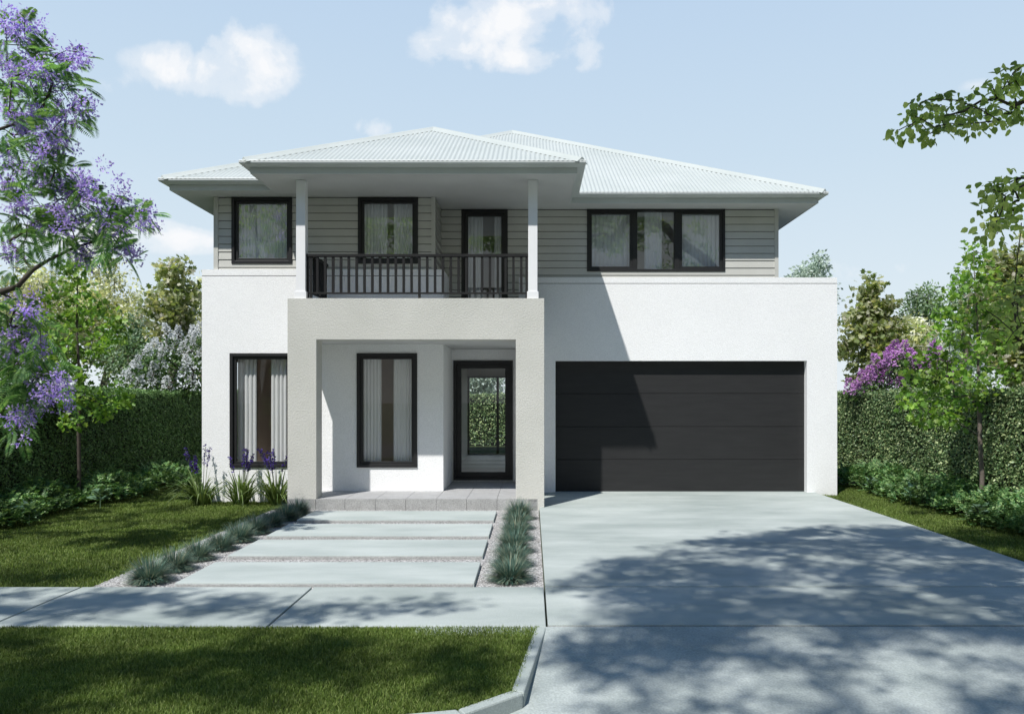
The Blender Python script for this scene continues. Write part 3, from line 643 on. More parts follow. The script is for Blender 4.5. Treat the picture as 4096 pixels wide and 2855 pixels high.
b = MB(); th = np.linspace(0, 2 * math.pi, 24, endpoint=False)
b.tube([(-4.95, 16.2, .50), (-4.95, 16.2, .545)], [.30, .30], 24); obj('table_top', b, M['wood'], tb, bevel=.006)
b = MB(); b.tube([(-4.95, 16.2, .15), (-4.95, 16.2, .25), (-4.95, 16.2, .4), (-4.95, 16.2, .499)], [.17, .12, .09, .11], 16); obj('base', b, M['wood'], tb, smooth=True)

# ================================================================== planting
def hedge(label, x0, x1, y0, y1, z1, m, seed, dens, size, faces='LRFT', bump=.05):
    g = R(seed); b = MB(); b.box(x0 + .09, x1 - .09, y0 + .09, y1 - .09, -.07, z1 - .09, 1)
    def put(P, Nn):
        n = len(P); off = (np.sin(P[:, 0] * 2.1 + seed) + np.sin(P[:, 1] * 1.7) + np.sin(P[:, 2] * 3.1 + P[:, 1] * .9)) * bump / 3 + g.normal(size=n) * .03
        P = P + Nn * (off - .03)[:, None]
        D = g.normal(size=(n, 3)) * .8 + Nn * .3; D[:, 2] -= .35
        leaves(b, T_DIA, P, D, Nn + g.normal(size=(n, 3)) * .55, size * g.uniform(.6, 1.2, n))
    def rnd(a, c, n): return g.uniform(a, c, n)
    for f in faces:
        if f in 'LR':
            n = int((y1 - y0) * z1 * dens); put(np.stack([np.full(n, x0 if f == 'L' else x1), rnd(y0, y1, n), rnd(0, z1, n)], 1), np.tile([(-1. if f == 'L' else 1.), 0, 0], (n, 1)))
        elif f in 'FB':
            n = int((x1 - x0) * z1 * dens); put(np.stack([rnd(x0, x1, n), np.full(n, y0 if f == 'F' else y1), rnd(0, z1, n)], 1), np.tile([0, (-1. if f == 'F' else 1.), 0], (n, 1)))
        else:
            n = int((x1 - x0) * (y1 - y0) * dens * 1.1); put(np.stack([rnd(x0, x1, n), rnd(y0, y1, n), np.full(n, z1)], 1), np.tile([0, 0, 1.], (n, 1)))
    return tag(obj('hedge', b, [m, M['core']]), label, 'hedge', 'clipped boundary hedges')
hedge('dark shaded clipped hedge beside the lawn with purple irises', -9.3, -8.25, 8.2, 24, 1.93, M['hedge_shade'], 1, 2400, .05, 'RFT')
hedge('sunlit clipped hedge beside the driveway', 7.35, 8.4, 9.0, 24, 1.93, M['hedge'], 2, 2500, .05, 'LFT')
hedge('clipped hedge at the rear seen through the glazed front door', -8.2, 7.3, 31, 32, 1.92, M['hedge'], 3, 700, .09, 'FT')

# lawn grass
def blades(name, label, polys, dens, h, w, z, seed, m='grass'):
    g = R(seed); b = MB()
    for (x0, x1, y0, y1, d) in polys:
        n = int((x1 - x0) * (y1 - y0) * d); P = np.stack([g.uniform(x0, x1, n), g.uniform(y0, y1, n), np.full(n, z)], 1)
        if name == 'verge_grass': pass
        put_blades(b, g, P, h, w)
    return b
def put_blades(b, g, P, h, w):
    n = len(P); a = g.uniform(0, 2 * math.pi, n); lean = g.uniform(.1, .75, n)
    D = np.stack([np.cos(a) * lean, np.sin(a) * lean, np.ones(n)], 1); S = np.stack([-np.sin(a), np.cos(a), np.zeros(n)], 1)
    # blade faces turned a little to every side
    a2 = g.uniform(0, 2 * math.pi, n); S = np.stack([np.cos(a2), np.sin(a2), np.zeros(n)], 1)
    hh = h * g.uniform(.5, 1.25, n); ww = w * g.uniform(.7, 1.3, n)
    mid = P + unit(D) * (hh * .55)[:, None]; tip = P + unit(D) * hh[:, None] + np.stack([np.cos(a), np.sin(a), -np.ones(n) * .5], 1) * (hh * .25 * lean)[:, None]
    V = np.stack([P - S * ww[:, None] * .5, P + S * ww[:, None] * .5, mid + S * ww[:, None] * .42, mid - S * ww[:, None] * .42, tip], 1)
    b.add_many(V, [(0, 1, 2, 3), (3, 2, 4)])
def inpoly(P, poly):
    x, y = P[:, 0], P[:, 1]; r = np.zeros(len(P), bool); n = len(poly); j = n - 1
    for i in range(n):
        xi, yi = poly[i]; xj, yj = poly[j]
        c = ((yi > y) != (yj > y)) & (x < (xj - xi) * (y - yi) / (yj - yi + 1e-12) + xi); r ^= c; j = i
    return r
def grass(label, poly, dens, h, w, z, seed, vary=None):
    g = R(seed); P = np.array(poly); lo, hi = P.min(0), P.max(0); n = int((hi[0] - lo[0]) * (hi[1] - lo[1]) * dens)
    Q = np.stack([g.uniform(lo[0], hi[0], n), g.uniform(lo[1], hi[1], n), np.full(n, z)], 1); Q = Q[inpoly(Q, poly)]
    if vary is not None: Q = Q[g.random(len(Q)) < vary(Q)]
    b = MB(); put_blades(b, g, Q, h, w)
    return tag(obj('grass', b, M['grass']), label, 'grass', None, 'stuff')
grass('short green front lawn between hedge planting and gravel path', [(-8.2, 7.55), (-4.24, 7.55), (-4.24, 13.0), (-4.1, 14.15), (-6.0, 14.15), (-6.0, 17), (-8.2, 17)], 5200, .042, .0065, -.066, 11, lambda Q: np.clip(1.5 - (Q[:, 1] - 7.5) / 9, .35, 1))
grass('narrow strip of green lawn along the driveway edge', [(5.39, 8.3), (6.9, 8.3), (6.9, 17), (5.85, 17), (5.85, 15.1), (5.39, 15.1)], 4500, .042, .0065, -.066, 12)
kp = [(x - .06, y + .01) for x, y in kerb[:2]] + [(x - .02, y + .07) for x, y in kerb[2:-1]] + [(-5.2, 4.40), (-5.2, 6.235)]
grass('lush green verge grass between footpath and kerb', kp, 21000, .036, .0044, -.02, 13)

# blue fescue tufts
def fescue(seed):
    g = R(seed); n = 1700; a = g.uniform(0, 2 * math.pi, n); lean = g.random(n) ** .48 * 1.4; L = .28 * g.uniform(.65, 1.1, n) * (1.05 - .36 * lean / 1.4)
    r0 = .075 * np.sqrt(g.random(n)); base = np.stack([np.cos(a) * r0, np.sin(a) * r0, np.zeros(n)], 1)
    out = np.stack([np.cos(a), np.sin(a), np.zeros(n)], 1); S = np.stack([-np.sin(a), np.cos(a), np.zeros(n)], 1); w = .0046 * g.uniform(.7, 1.3, n)
    rows = []
    for t in (0, .4, .75, 1.):
        th = lean * (.55 + .55 * t); p = base + L[:, None] * t * (out * np.sin(th)[:, None] + np.array([0, 0, 1.]) * np.maximum(np.cos(th), .12)[:, None])
        k = w * (1 - .85 * t); rows += [p - S * k[:, None], p + S * k[:, None]]
    b = MB(); b.add_many(np.stack(rows, 1), [(0, 1, 3, 2), (2, 3, 5, 4), (4, 5, 7, 6)]); return b
tufts = []
left = [(-3.80, 7.92), (-3.80, 8.47), (-3.79, 9.03), (-3.77, 9.62), (-3.75, 10.2), (-3.74, 10.8), (-3.72, 11.4), (-3.69, 11.98), (-3.67, 12.5)]
right = [(-.215, 7.98), (-.215, 8.72), (-.21, 9.5), (-.205, 10.35), (-.20, 11.2), (-.19, 12.1)]
ordn = ['first', 'second', 'third', 'fourth', 'fifth', 'sixth', 'seventh', 'eighth', 'ninth']
g = R(77); protos = []
for k, (x, y) in enumerate(left + right):
    L_ = k < len(left); i = k if L_ else k - len(left)
    lab = ('blue grey fescue tuft edging the lawn, ' if L_ else 'blue grey fescue tuft beside the driveway, ') + ordn[i] + ' from the footpath'
    grp = 'fescue tufts edging the lawn' if L_ else 'fescue tufts beside the driveway'
    s = g.uniform(.88, 1.06) * (1.0 if L_ else 1.14)
    if k < 3:
        o = obj('fescue_tuft', fescue(100 + k), M['fescue'], origin=(0, 0, 0)); protos.append(o); tag(o, lab, 'ornamental grass', grp); o.location = (x, y, -.048); o.scale = (s,) * 3
    else:
        o = protos[k % 3].copy(); COL.objects.link(o); o.location = (x, y, -.048); o.rotation_euler = (0, 0, g.uniform(0, 6)); o.scale = (s, s, s * g.uniform(.9, 1.08)); tag(o, lab, 'ornamental grass', grp)

# irises
def iris(seed, x, y, label):
    g = R(seed); root = empty('iris_clump', (x, y, -.06), label, 'iris', 'iris clumps under the tall window')
    n = 95; a = g.uniform(0, 2 * math.pi, n); L = g.uniform(.42, .74, n); lean = g.random(n) ** .7 * 1.05; r0 = .12 * np.sqrt(g.random(n))
    base = np.array([x, y, -.06]) + np.stack([np.cos(a) * r0, np.sin(a) * r0, np.zeros(n)], 1); o = np.stack([np.cos(a), np.sin(a), np.zeros(n)], 1); S = np.stack([-np.sin(a), np.cos(a), np.zeros(n)], 1)
    tw = g.normal(size=n) * .6; S = unit(S * np.cos(tw)[:, None] + o * np.sin(tw)[:, None]); w = g.uniform(.010, .017, n); rows = []
    bend = g.random(n) ** 2 * 1.3
    for t in (0, .25, .5, .72, .88, 1.):
        th = lean * (.45 + .6 * t) + bend * max(0, t - .45) ** 1.3 * 1.6; p = base + L[:, None] * t * (o * np.sin(th)[:, None] + np.array([0, 0, 1.]) * np.cos(th)[:, None]); k = w * (1 if t < .6 else (1.02 - t) * 2.3)
        rows += [p - S * k[:, None], p + S * k[:, None]]
    b = MB(); b.add_many(np.stack(rows, 1), [(2 * i, 2 * i + 1, 2 * i + 3, 2 * i + 2) for i in range(5)]); obj('foliage', b, M['iris'], root)
    for k in range(8):
        b = MB(); fl = MB()
        aa = g.uniform(0, 6.28); h = g.uniform(.80, 1.0); ln = g.uniform(.03, .26); q0 = np.array([x, y, -.06]) + np.array([math.cos(aa), math.sin(aa), 0]) * .06
        P = [q0 + np.array([math.cos(aa) * ln * t * t, math.sin(aa) * ln * t * t, h * t]) for t in np.linspace(0, 1, 6)]; b.tube(P, .0045, 4)
        for t in np.linspace(.70, 1, 9):
            c = q0 + np.array([math.cos(aa) * ln * t * t, math.sin(aa) * ln * t * t, h * t]) + g.normal(size=3) * .008; m = 6
            leaves(fl, T_DIA, np.tile(c, (m, 1)), g.normal(size=(m, 3)) + np.array([0, 0, .4]), g.normal(size=(m, 3)), .046 * g.uniform(.6, 1.1, m))
        st = obj('stem', b, M['iris'], root); obj('flower', fl, M['irisflower'], st)
iris(31, -5.70, 13.78, 'purple iris clump at the wall corner, furthest from the porch'); iris(32, -5.04, 13.80, 'tallest purple iris clump, middle one under the tall window'); iris(33, -4.42, 13.80, 'purple iris clump pressed against the porch column')

# ground cover along the hedges
def cover(label, strip, seed, n_spr, hmax, kind='stuff'):
    """sprigs with rows of leaflets over a low mound; strip(g, n) gives xy and mound height there"""
    g = R(seed); b = MB(); XY, H = strip(g, n_spr)
    a = g.uniform(0, 2 * math.pi, n_spr); el = g.uniform(.1, 1.15, n_spr); Ls = g.uniform(.13, .27, n_spr)
    D = np.stack([np.cos(a) * np.cos(el), np.sin(a) * np.cos(el), np.sin(el)], 1); P0 = np.concatenate([XY, (H * g.uniform(.25, 1., n_spr) - .06)[:, None]], 1)
    S = unit(np.cross(D, np.array([0, 0, 1.]))); U = np.cross(S, D)
    for j, t in enumerate(np.linspace(.15, 1, 8)):
        p = P0 + D * (Ls * t)[:, None] - np.array([0, 0, 1.]) * (.25 * Ls * t * t)[:, None]
        for sgn in (-1, 1):
            dd = D * .55 + S * sgn + g.normal(size=(n_spr, 3)) * .18; leaves(b, T_OV, p, dd, U + g.normal(size=(n_spr, 3)) * .3,   .044 * (1.15 - .5 * abs(t - .4)) * g.uniform(.7, 1.2, n_spr))
    xs = XY
    return tag(obj('ground_cover', b, M['cover']), label, 'ground cover', None, kind)
def strip_left(g, n):
    y = 9.6 + (g.random(n) ** 1.35) * 9.2; w = g.random(n); edge = -7.42 + .12 * np.sin(y * 2.3) + .08 * np.sin(y * 5.1) + np.clip((y - 13.5) * .1, 0, .6)
    x = edge - w * (edge + 8.3); H = (.15 + .27 * np.minimum(1, w * 3)) * (1 + .25 * np.sin(y * 3.1 + x * 4)) * np.where(y < 12, .95, .85)
    return np.stack([x, y], 1), H
def strip_right(g, n):
    y = 8.8 + (g.random(n) ** 1.35) * 8.5; w = g.random(n); edge = 6.5 + .1 * np.sin(y * 2.1) + .07 * np.sin(y * 5.3)
    x = edge + w * (7.38 - edge); H = (.12 + .27 * np.minimum(1, w * 3)) * (1 + .25 * np.sin(y * 2.7 + x * 3))
    return np.stack([x, y], 1), H
cover('low ferny green planting along the shaded hedge', strip_left, 41, 4600, .45); cover('low leafy planting along the sunlit hedge by the driveway', strip_right, 42, 4200, .45)
b = MB(); b.add([(-8.4, 7.6, -.058), (-7.55, 7.6, -.058), (-7.5, 13, -.058), (-7.0, 19, -.058), (-8.4, 24, -.058)], [(0, 1, 2, 3, 4)]); struct('garden_bed', b, M['mulch'], 'dark soil bed at the shaded hedge')
b = MB(); b.add([(6.62, 8, -.058), (7.5, 8, -.058), (7.5, 24, -.058), (6.62, 24, -.058)], [(0, 1, 2, 3)]); struct('garden_bed', b, M['mulch'], 'dark soil bed at the sunlit hedge')
def rosette(x, y, s, seed, label):
    g = R(seed); b = MB(); n = 26; a = g.uniform(0, 6.28, n); el = g.uniform(.0, .9, n)
    D = np.stack([np.cos(a) * np.cos(el), np.sin(a) * np.cos(el), np.sin(el)], 1); P = np.tile([x, y, .06], (n, 1)) + D * .03 + np.stack([np.zeros(n), np.zeros(n), g.uniform(0, .16, n)], 1)
    Nn = np.tile([0, 0, 1.], (n, 1)) + g.normal(size=(n, 3)) * .2; leaves(b, T_OV, P, D, Nn, s * g.uniform(.7, 1.1, n)); b.tube([(x, y, -.06), (x, y, .22)], .008, 5)
    return tag(obj('broadleaf_plant', b, M['rosette']), label, 'plant', 'pale broadleaf plants in the borders')
rosette(wx(75, 11.6), 11.5, .17, 51, 'pale broad leaved plant at the lawn edge, furthest from the house'); rosette(wx(225, 13.4), 13.4, .17, 52, 'pale broad leaved plant at the lawn edge, near the young tree trunk')
rosette(wx(1945, 15.4), 15.3, .13, 53, 'pale broad leaved plant close to the garage corner'); rosette(wx(2042, 13.6), 13.6, .15, 54, 'broad leaved plant in the driveway border, midway along'); rosette(wx(2200, 11.4), 11.4, .15, 55, 'broad leaved plant in the driveway border, nearest the street')

# ------------------------------------------------------------------ young trees
def at(u, v, y): return np.array([wx(u, y), y, wz(v, y)])
g = R(201); Y = 13.7
L1 = [(135, 640), (160, 620), (190, 650), (110, 665), (150, 670), (180, 690), (90, 700), (130, 710), (165, 720), (205, 700), (225, 690), (80, 735), (115, 750), (150, 755), (190, 745), (235, 735), (260, 715), (270, 745), (100, 785), (140, 790), (175, 790), (215, 780), (245, 770), (95, 815), (125, 830), (160, 830), (200, 815), (110, 860), (150, 870), (180, 850), (125, 900), (160, 905), (190, 890), (215, 900), (250, 915), (280, 900), (130, 935), (160, 945), (225, 925), (180, 590), (150, 600), (75, 770), (270, 880)]
cl = [at(u, v, Y + g.uniform(-.65, .65)) for u, v in L1]; bx = wx(176, Y)
tree('young_tree', 'young bright green tree with slim trunk in front of the shaded hedge', 'tree', (bx, Y, -.06), [(bx, Y, -.06), (bx + .01, Y, .6), (bx - .01, Y + .02, 1.2), (bx + .02, Y, 1.8), (bx, Y, 2.4), (bx - .03, Y, 3.0), (bx - .02, Y, 3.6), (bx, Y, 4.0)], cl, [g.uniform(.14, .25) for _ in cl], 46, T_LOB, .095, 'bright', 'darkbark', .030, 202, 'young street trees by the hedges', r_tip=.005)
g = R(203); Y = 12.3; bx = wx(2200, Y)
L2 = [(2195, 580), (2175, 610), (2215, 620), (2150, 640), (2190, 650), (2230, 650), (2130, 675), (2170, 690), (2210, 690), (2250, 700), (2110, 700), (2145, 720), (2185, 730), (2230, 740), (2100, 740), (2130, 765), (2170, 770), (2210, 775), (2255, 770), (2080, 800), (2120, 810), (2160, 815), (2200, 815), (2240, 820), (2045, 825), (2075, 845), (2110, 850), (2150, 850), (2190, 860), (2235, 860), (2270, 840), (2035, 870), (2065, 880), (2100, 890), (2140, 890), (2180, 900), (2090, 930), (2060, 940), (2120, 930), (2150, 940), (2240, 900), (2035, 905), (2180, 560)]
cl = [at(u, v, Y + g.uniform(-.6, .6)) for u, v in L2]
tree('young_tree', 'young bright green tree with pale slim trunk in front of the sunlit hedge', 'tree', (bx, Y, -.06), [(bx, Y, -.06), (bx + .015, Y, .6), (bx - .01, Y + .02, 1.2), (bx - .03, Y, 1.8), (bx - .05, Y, 2.4), (bx - .06, Y, 3.0), (bx - .1, Y, 3.6), (bx - .12, Y, 4.0)], cl, [g.uniform(.13, .23) for _ in cl], 40, T_LOB, .095, 'bright', 'bark', .034, 204, 'young street trees by the hedges', r_tip=.005)

# ------------------------------------------------------------------ jacaranda
def fronds(mb, g, P, D, L):
    """bipinnate fronds: pairs of narrow leaflets along a drooping stalk"""
    n = len(P); D = unit(D); S = unit(np.cross(D, np.array([0, 0, 1.]) + g.normal(size=(n, 3)) * .4)); U = np.cross(S, D)
    for t in np.linspace(.10, 1., 17):
        p = P + D * (L * t)[:, None] - np.array([0, 0, 1.]) * (.4 * L * t * t)[:, None]; ln = .30 * L * math.sin(math.pi * min(1, .15 + .85 * t)) ** .7 + .02
        for sg in (-1, 1): leaves(mb, T_LAN, p, S * sg + D * .5 - np.array([0, 0, .35]), U + g.normal(size=(n, 3)) * .2, ln * 1.05)
def florets(mb, g, c, rad, n, size, T=T_OV):
    o, d = ball(g, n, .6); P = c + o * np.asarray(rad); leaves(mb, T, P, d + g.normal(size=(n, 3)) * .6 - np.array([0, 0, .3]), g.normal(size=(n, 3)), size * g.uniform(.6, 1.2, n))
g = R(301)
FL = [(30, 45), (12, 62), (55, 85), (100, 88), (45, 70), (40, 155), (62, 165), (28, 172), (85, 150), (100, 112), (165, 132), (182, 120), (150, 150), (62, 205), (110, 200), (205, 232), (195, 245), (120, 262), (150, 250), (20, 250), (85, 285), (110, 300), (60, 300), (20, 330), (12, 345), (135, 318), (95, 340), (120, 330), (20, 410), (90, 398), (110, 415), (170, 408), (190, 420), (215, 408), (240, 425), (230, 445), (160, 425), (285, 440), (300, 450), (335, 472), (350, 470), (338, 490), (48, 450), (32, 465), (110, 478), (125, 470), (160, 478), (270, 492), (290, 498), (250, 500), (262, 515), (140, 510), (190, 565), (205, 575), (305, 560), (322, 572), (295, 552), (30, 562), (18, 420), (80, 500), (55, 40), (15, 130), (145, 185), (75, 255), (45, 275), (130, 290),
      (25, 668), (60, 690), (72, 705), (55, 735), (20, 760), (80, 755), (40, 772), (60, 800), (110, 865), (122, 872), (100, 880), (88, 895), (135, 868), (48, 930), (30, 938), (62, 925), (148, 885), (15, 790), (92, 780), (75, 850)]
GR = [(10, 100), (40, 110), (80, 120), (20, 190), (60, 220), (100, 170), (125, 125), (110, 230), (150, 180), (172, 188), (140, 205), (30, 220), (80, 240), (10, 290), (50, 330), (90, 310), (160, 275), (150, 265), (120, 350), (60, 370), (95, 370), (125, 370), (30, 380), (140, 380), (20, 440), (70, 430), (110, 440), (10, 500), (50, 490), (90, 460), (130, 450), (150, 450), (180, 450), (200, 470), (230, 480), (250, 470), (280, 490), (300, 480), (120, 500), (160, 510), (200, 500), (220, 520), (170, 540), (240, 530), (270, 520), (60, 530), (100, 530), (20, 540), (140, 540), (30, 600), (230, 555), (250, 560),
      (15, 690), (40, 700), (20, 730), (70, 730), (50, 760), (90, 740), (30, 790), (60, 820), (20, 830), (50, 850), (90, 840), (110, 840), (30, 880), (60, 890), (20, 920), (15, 960), (40, 960), (10, 860), (75, 795), (100, 820)]
dep = lambda: 9.25 + g.uniform(-.4, .4)
fl = [at(u - 22 * (u > 195), v, dep() - .1) for u, v in FL]; gr = [at(u, v, dep()) for u, v in GR]
hid = [p for p in ell(g, 46, (-8.8, 9.4, 4.8), (2.2, 1.8, 2.6), .4) if p[0] < -.70 * p[1]]; hid2 = hid[::2]
JT = empty('jacaranda_tree', (-8.6, 9.4, -.06), 'violet flowering jacaranda reaching over the lawn', 'tree')
trunk = [(-8.6, 9.4, -.06), (-8.5, 9.4, .8), (-8.3, 9.5, 1.6), (-8.1, 9.5, 2.3), (-7.9, 9.6, 3.0), (-7.7, 9.7, 3.8), (-7.5, 9.7, 4.6), (-7.3, 9.8, 5.5)]
lims = [[np.array(trunk[3]), at(0, 655, 9.2), at(40, 642, 9.2), at(72, 605, 9.2), at(110, 582, 9.3), at(165, 556, 9.4), at(215, 540, 9.4), at(262, 521, 9.4)], [np.array(trunk[5]), at(-30, 300, 9.2), at(55, 270, 9.2), at(92, 245, 9.2), at(108, 215, 9.3), at(118, 185, 9.3)]]
P, par, ch = skeleton(g, trunk, [np.array(c) for c in gr + fl + hid], extra=lims, seg=.22, wobble=.04)
w = MB(); wood(w, P, par, ch, .08, .0045, 2.3); obj('trunk', w, M['darkbark'], JT, smooth=True)
cw = MB(); bl = MB()
for c in gr + hid:
    n = 6; o, d = ball(g, n, .6); D = d + g.normal(size=(n, 3)) * .4; D[:, 2] += .05; fronds(cw, g, np.asarray(c) + o * .13, D, g.uniform(.18, .34, n))
for c in fl:
    n = 3; o, d = ball(g, n, .6); fronds(cw, g, np.asarray(c) + o * .08 - np.array([0, 0, .06]), d + np.array([0, 0, .1]), g.uniform(.14, .24, n))
for c in fl + hid2: florets(bl, g, np.asarray(c), (.13, .13, .14), 100, .039); florets(bl, g, np.asarray(c) + g.normal(size=3) * .11, (.10, .10, .11), 44, .036)
obj('crown', cw, M['fern'], JT); obj('blossom', bl, M['purple'], JT)

# ------------------------------------------------------------------ street trees over the road edge (their branches and shadows reach the view)
SUN = np.array([.33, .569, -1.0])
def hidden(p): return not (p[1] > .2 and -.70 < p[0] / p[1] < .66 and (p[2] - CAMH) / p[1] < .54)
def canopy_over(g, n, poly, z0, z1, keep=lambda x, y: 1.):
    pp = np.array(poly); lo, hi = pp.min(0), pp.max(0); out = []; tries = 0
    while len(out) < n and tries < 60000:
        tries += 1; q = np.array([g.uniform(lo[0], hi[0]), g.uniform(lo[1], hi[1])])
        if not inpoly(q[None], poly)[0] or g.random() > keep(*q): continue
        z = g.uniform(z0, z1); p = np.array([q[0] + SUN[0] / SUN[2] * z, q[1] + SUN[1] / SUN[2] * z, z])
        if hidden(p) and hidden(p - np.array([0, 0, .6])) and hidden(p + np.array([0, .5, -.3])): out.append(p)
    return out
g = R(401)
reg = [(3.9, 11.0), (6.6, 11.0), (6.8, 3.2), (.0, 3.2), (.0, 5.2), (.45, 6.2), (.25, 7.4), (.75, 8.4), (1.75, 9.7)]
def keep(x, y):
    k = 1.
    if y < 6.2 and x < 2: k = .42
    elif y < 6.2: k = .62
    return k
c1 = canopy_over(g, 560, reg, 7.2, 11.0, keep)
out_r = [p for p in ell(g, 40, (8.0, 4.2, 7.0), (3.2, 3.4, 2.2), .5) if hidden(p)]
br = []                                                   # hanging branch ends that reach into view
for u, v in [(2015, 292), (2035, 285), (2040, 255), (2060, 240), (2075, 225), (2060, 268), (2090, 250), (2095, 285), (2085, 300), (2110, 235), (2125, 260), (2120, 285), (2145, 225), (2150, 255), (2160, 280), (2180, 235), (2185, 265), (2190, 290), (2210, 245), (2215, 275), (2235, 240), (2240, 270), (2265, 255), (2285, 270), (2240, 200), (2225, 195), (2260, 190), (2275, 205), (2290, 200), (2290, 235), (2270, 165), (2290, 150), (2255, 172)]:
    br.append(at(u, v, 5.6 + g.uniform(-.35, .35)))
for u, v in [(2215, 418), (2225, 425), (2245, 420), (2260, 410), (2280, 400), (2275, 425), (2255, 440), (2240, 455), (2225, 465), (2265, 460), (2285, 450), (2230, 485), (2250, 490), (2275, 480), (2215, 505), (2228, 510), (2290, 500), (2235, 525)]:
    br.append(at(u, v, 5.4 + g.uniform(-.35, .35)))
for u, v in [(2250, 640), (2275, 650), (2230, 665), (2290, 670), (2260, 680), (2240, 700), (2280, 705), (2210, 695), (2290, 730), (2262, 735), (2235, 740), (2290, 620), (2285, 765), (2255, 770)]:
    br.append(at(u, v, 6.2 + g.uniform(-.35, .35)))
ST = empty('street_tree', (7.4, 5.2, -.02), 'tall street tree overhanging the driveway with drooping leafy branches', 'tree', 'street trees on the verge')
trunk = [(7.4, 5.2, -.02), (7.35, 5.2, 1.2), (7.2, 5.15, 2.4), (7.0, 5.1, 3.4), (6.7, 5.0, 4.4), (6.3, 4.8, 5.4), (5.6, 4.5, 6.3), (4.8, 4.1, 7.0)]
lims = [[np.array(trunk[-1]), (3.8, 3.2, 8.0), (2.6, 2.2, 8.8), (1.4, 1.2, 9.3), (.2, .4, 9.5)], [np.array(trunk[3]), (5.6, 5.6, 4.2), at(2330, 215, 5.7), at(2270, 237, 5.65), at(2235, 222, 5.6), at(2200, 226, 5.6), at(2160, 250, 5.6), at(2110, 262, 5.6)], [np.array(trunk[3]), (5.2, 5.5, 3.6), at(2320, 400, 5.5), at(2270, 430, 5.4)], [np.array(trunk[2]), (5.4, 5.9, 2.7), at(2330, 640, 6.2), at(2270, 680, 6.2)]]
mid = []                                                  # leafy side shoots along the hanging limbs, out to the trunk
for lm in lims[1:]:
    a, c = np.array(lm[1], float), np.array(lm[2], float)
    for t in np.linspace(-.2, .96, 15):
        p = a + (c - a) * t + g.normal(size=3) * np.array([.22, .28, .24])
        if p[0] / p[1] > .70: mid.append(p)
P, par, ch = skeleton(g, trunk, c1 + out_r + br + mid, extra=lims, seg=.3, wobble=.03)
w = MB(); wood(w, P, par, ch, .24, .004, 2.8); obj('trunk', w, M['darkbark'], ST, smooth=True)
cw = MB()
for c in c1 + out_r: clump_leaves(cw, g, c, np.array([.37, .33, .24]) * g.uniform(.6, 1.35), 58, T_OV, .125, .25, .9)
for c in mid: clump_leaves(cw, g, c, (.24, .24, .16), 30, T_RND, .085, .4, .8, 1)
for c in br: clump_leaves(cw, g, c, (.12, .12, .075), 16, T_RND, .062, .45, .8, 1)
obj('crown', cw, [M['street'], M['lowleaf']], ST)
g = R(402)
patches = [[(-5.2, 7.4), (-4.2, 7.4), (-2.9, 7.1), (-3.4, 6.5), (-5.2, 6.3)], [(-2.9, 6.9), (-2.2, 7.1), (-2.0, 6.7), (-3.0, 6.5)], [(-1.9, 6.85), (-1.2, 6.75), (-1.5, 6.4), (-2.1, 6.5)], [(-1.1, 7.0), (-.75, 6.9), (-.9, 6.75)],
           [(-5, 6.1), (-3.2, 6.0), (-2.0, 5.2), (-2.4, 4.4), (-5, 4.3)], [(-2.3, 5.9), (-1.4, 5.9), (-.9, 5.2), (-1.6, 4.7), (-2.3, 5.0)], [(-.6, 5.6), (-.15, 5.5), (-.2, 4.9), (-.7, 5.0)], [(-5.6, 8.6), (-4.6, 8.6), (-4.7, 7.6), (-5.6, 7.6)]]
c2 = []
for p, k in zip(patches, (26, 9, 7, 2, 62, 26, 9, 10)): c2 += canopy_over(g, k, p, 6.6, 8.6)
hid = [p for p in ell(g, 60, (-8.4, 2.4, 7.0), (2.6, 2.6, 2.0), .5) if hidden(p) and p[0] + .33 * p[2] < -4.6]
trunk = [(-7.8, 5.1, -.02), (-7.75, 5.1, 1.4), (-7.6, 5.0, 2.8), (-7.4, 4.6, 4.0), (-7.2, 4.0, 5.2), (-7.0, 3.3, 6.2), (-6.5, 2.6, 7.0)]
tree('street_tree', 'tall street tree shading the verge and footpath', 'tree', (-7.8, 5.1, -.02), trunk, c2 + hid, [np.array([.38, .34, .24]) * g.uniform(.7, 1.2) for _ in c2 + hid], 46, T_OV, .115, 'street', 'darkbark', .22, 403, 'street trees on the verge', .25, .9, [[np.array(trunk[-1]), (-5.2, 2.0, 7.4), (-3.8, 1.6, 7.6), (-2.4, 1.4, 7.7)]], seg=.35)
# trees over the road, mirrored in the upper windows
def round_tree(name, label, cx, cy, zc, r, n, per, size, lm, seed, group, T=T_DIA, bark='bark', rb=.2, crad=.6, low=-.9, top=None):
    g = R(seed); cl = ell(g, n, (cx, cy, zc), r, .4, low)
    tr = [(cx, cy, -.1)] + [(cx + g.normal() * .12, cy + g.normal() * .12, z) for z in np.linspace(.8, zc + r[2] * .35, 6)]
    return tree(name, label, 'tree', (cx, cy, -.1), tr, cl, [np.array([1, 1, .7]) * crad * g.uniform(.6, 1.25) for _ in cl], per, T, size, lm, bark, rb, seed + 1, group, .15, .8, r_tip=.012, seg=.5)
G2 = 'trees across the street'
round_tree('street_tree', 'sparse big limbed tree across the street', -12.6, -8.0, 9.0, (4.2, 3, 4.5), 46, 16, .2, 'street', 601, G2, bark='darkbark', rb=.28)
round_tree('street_tree', 'dense round tree across the street', 7.9, -8.4, 6.6, (2.6, 2.2, 3.6), 90, 60, .2, 'grove', 603, G2)

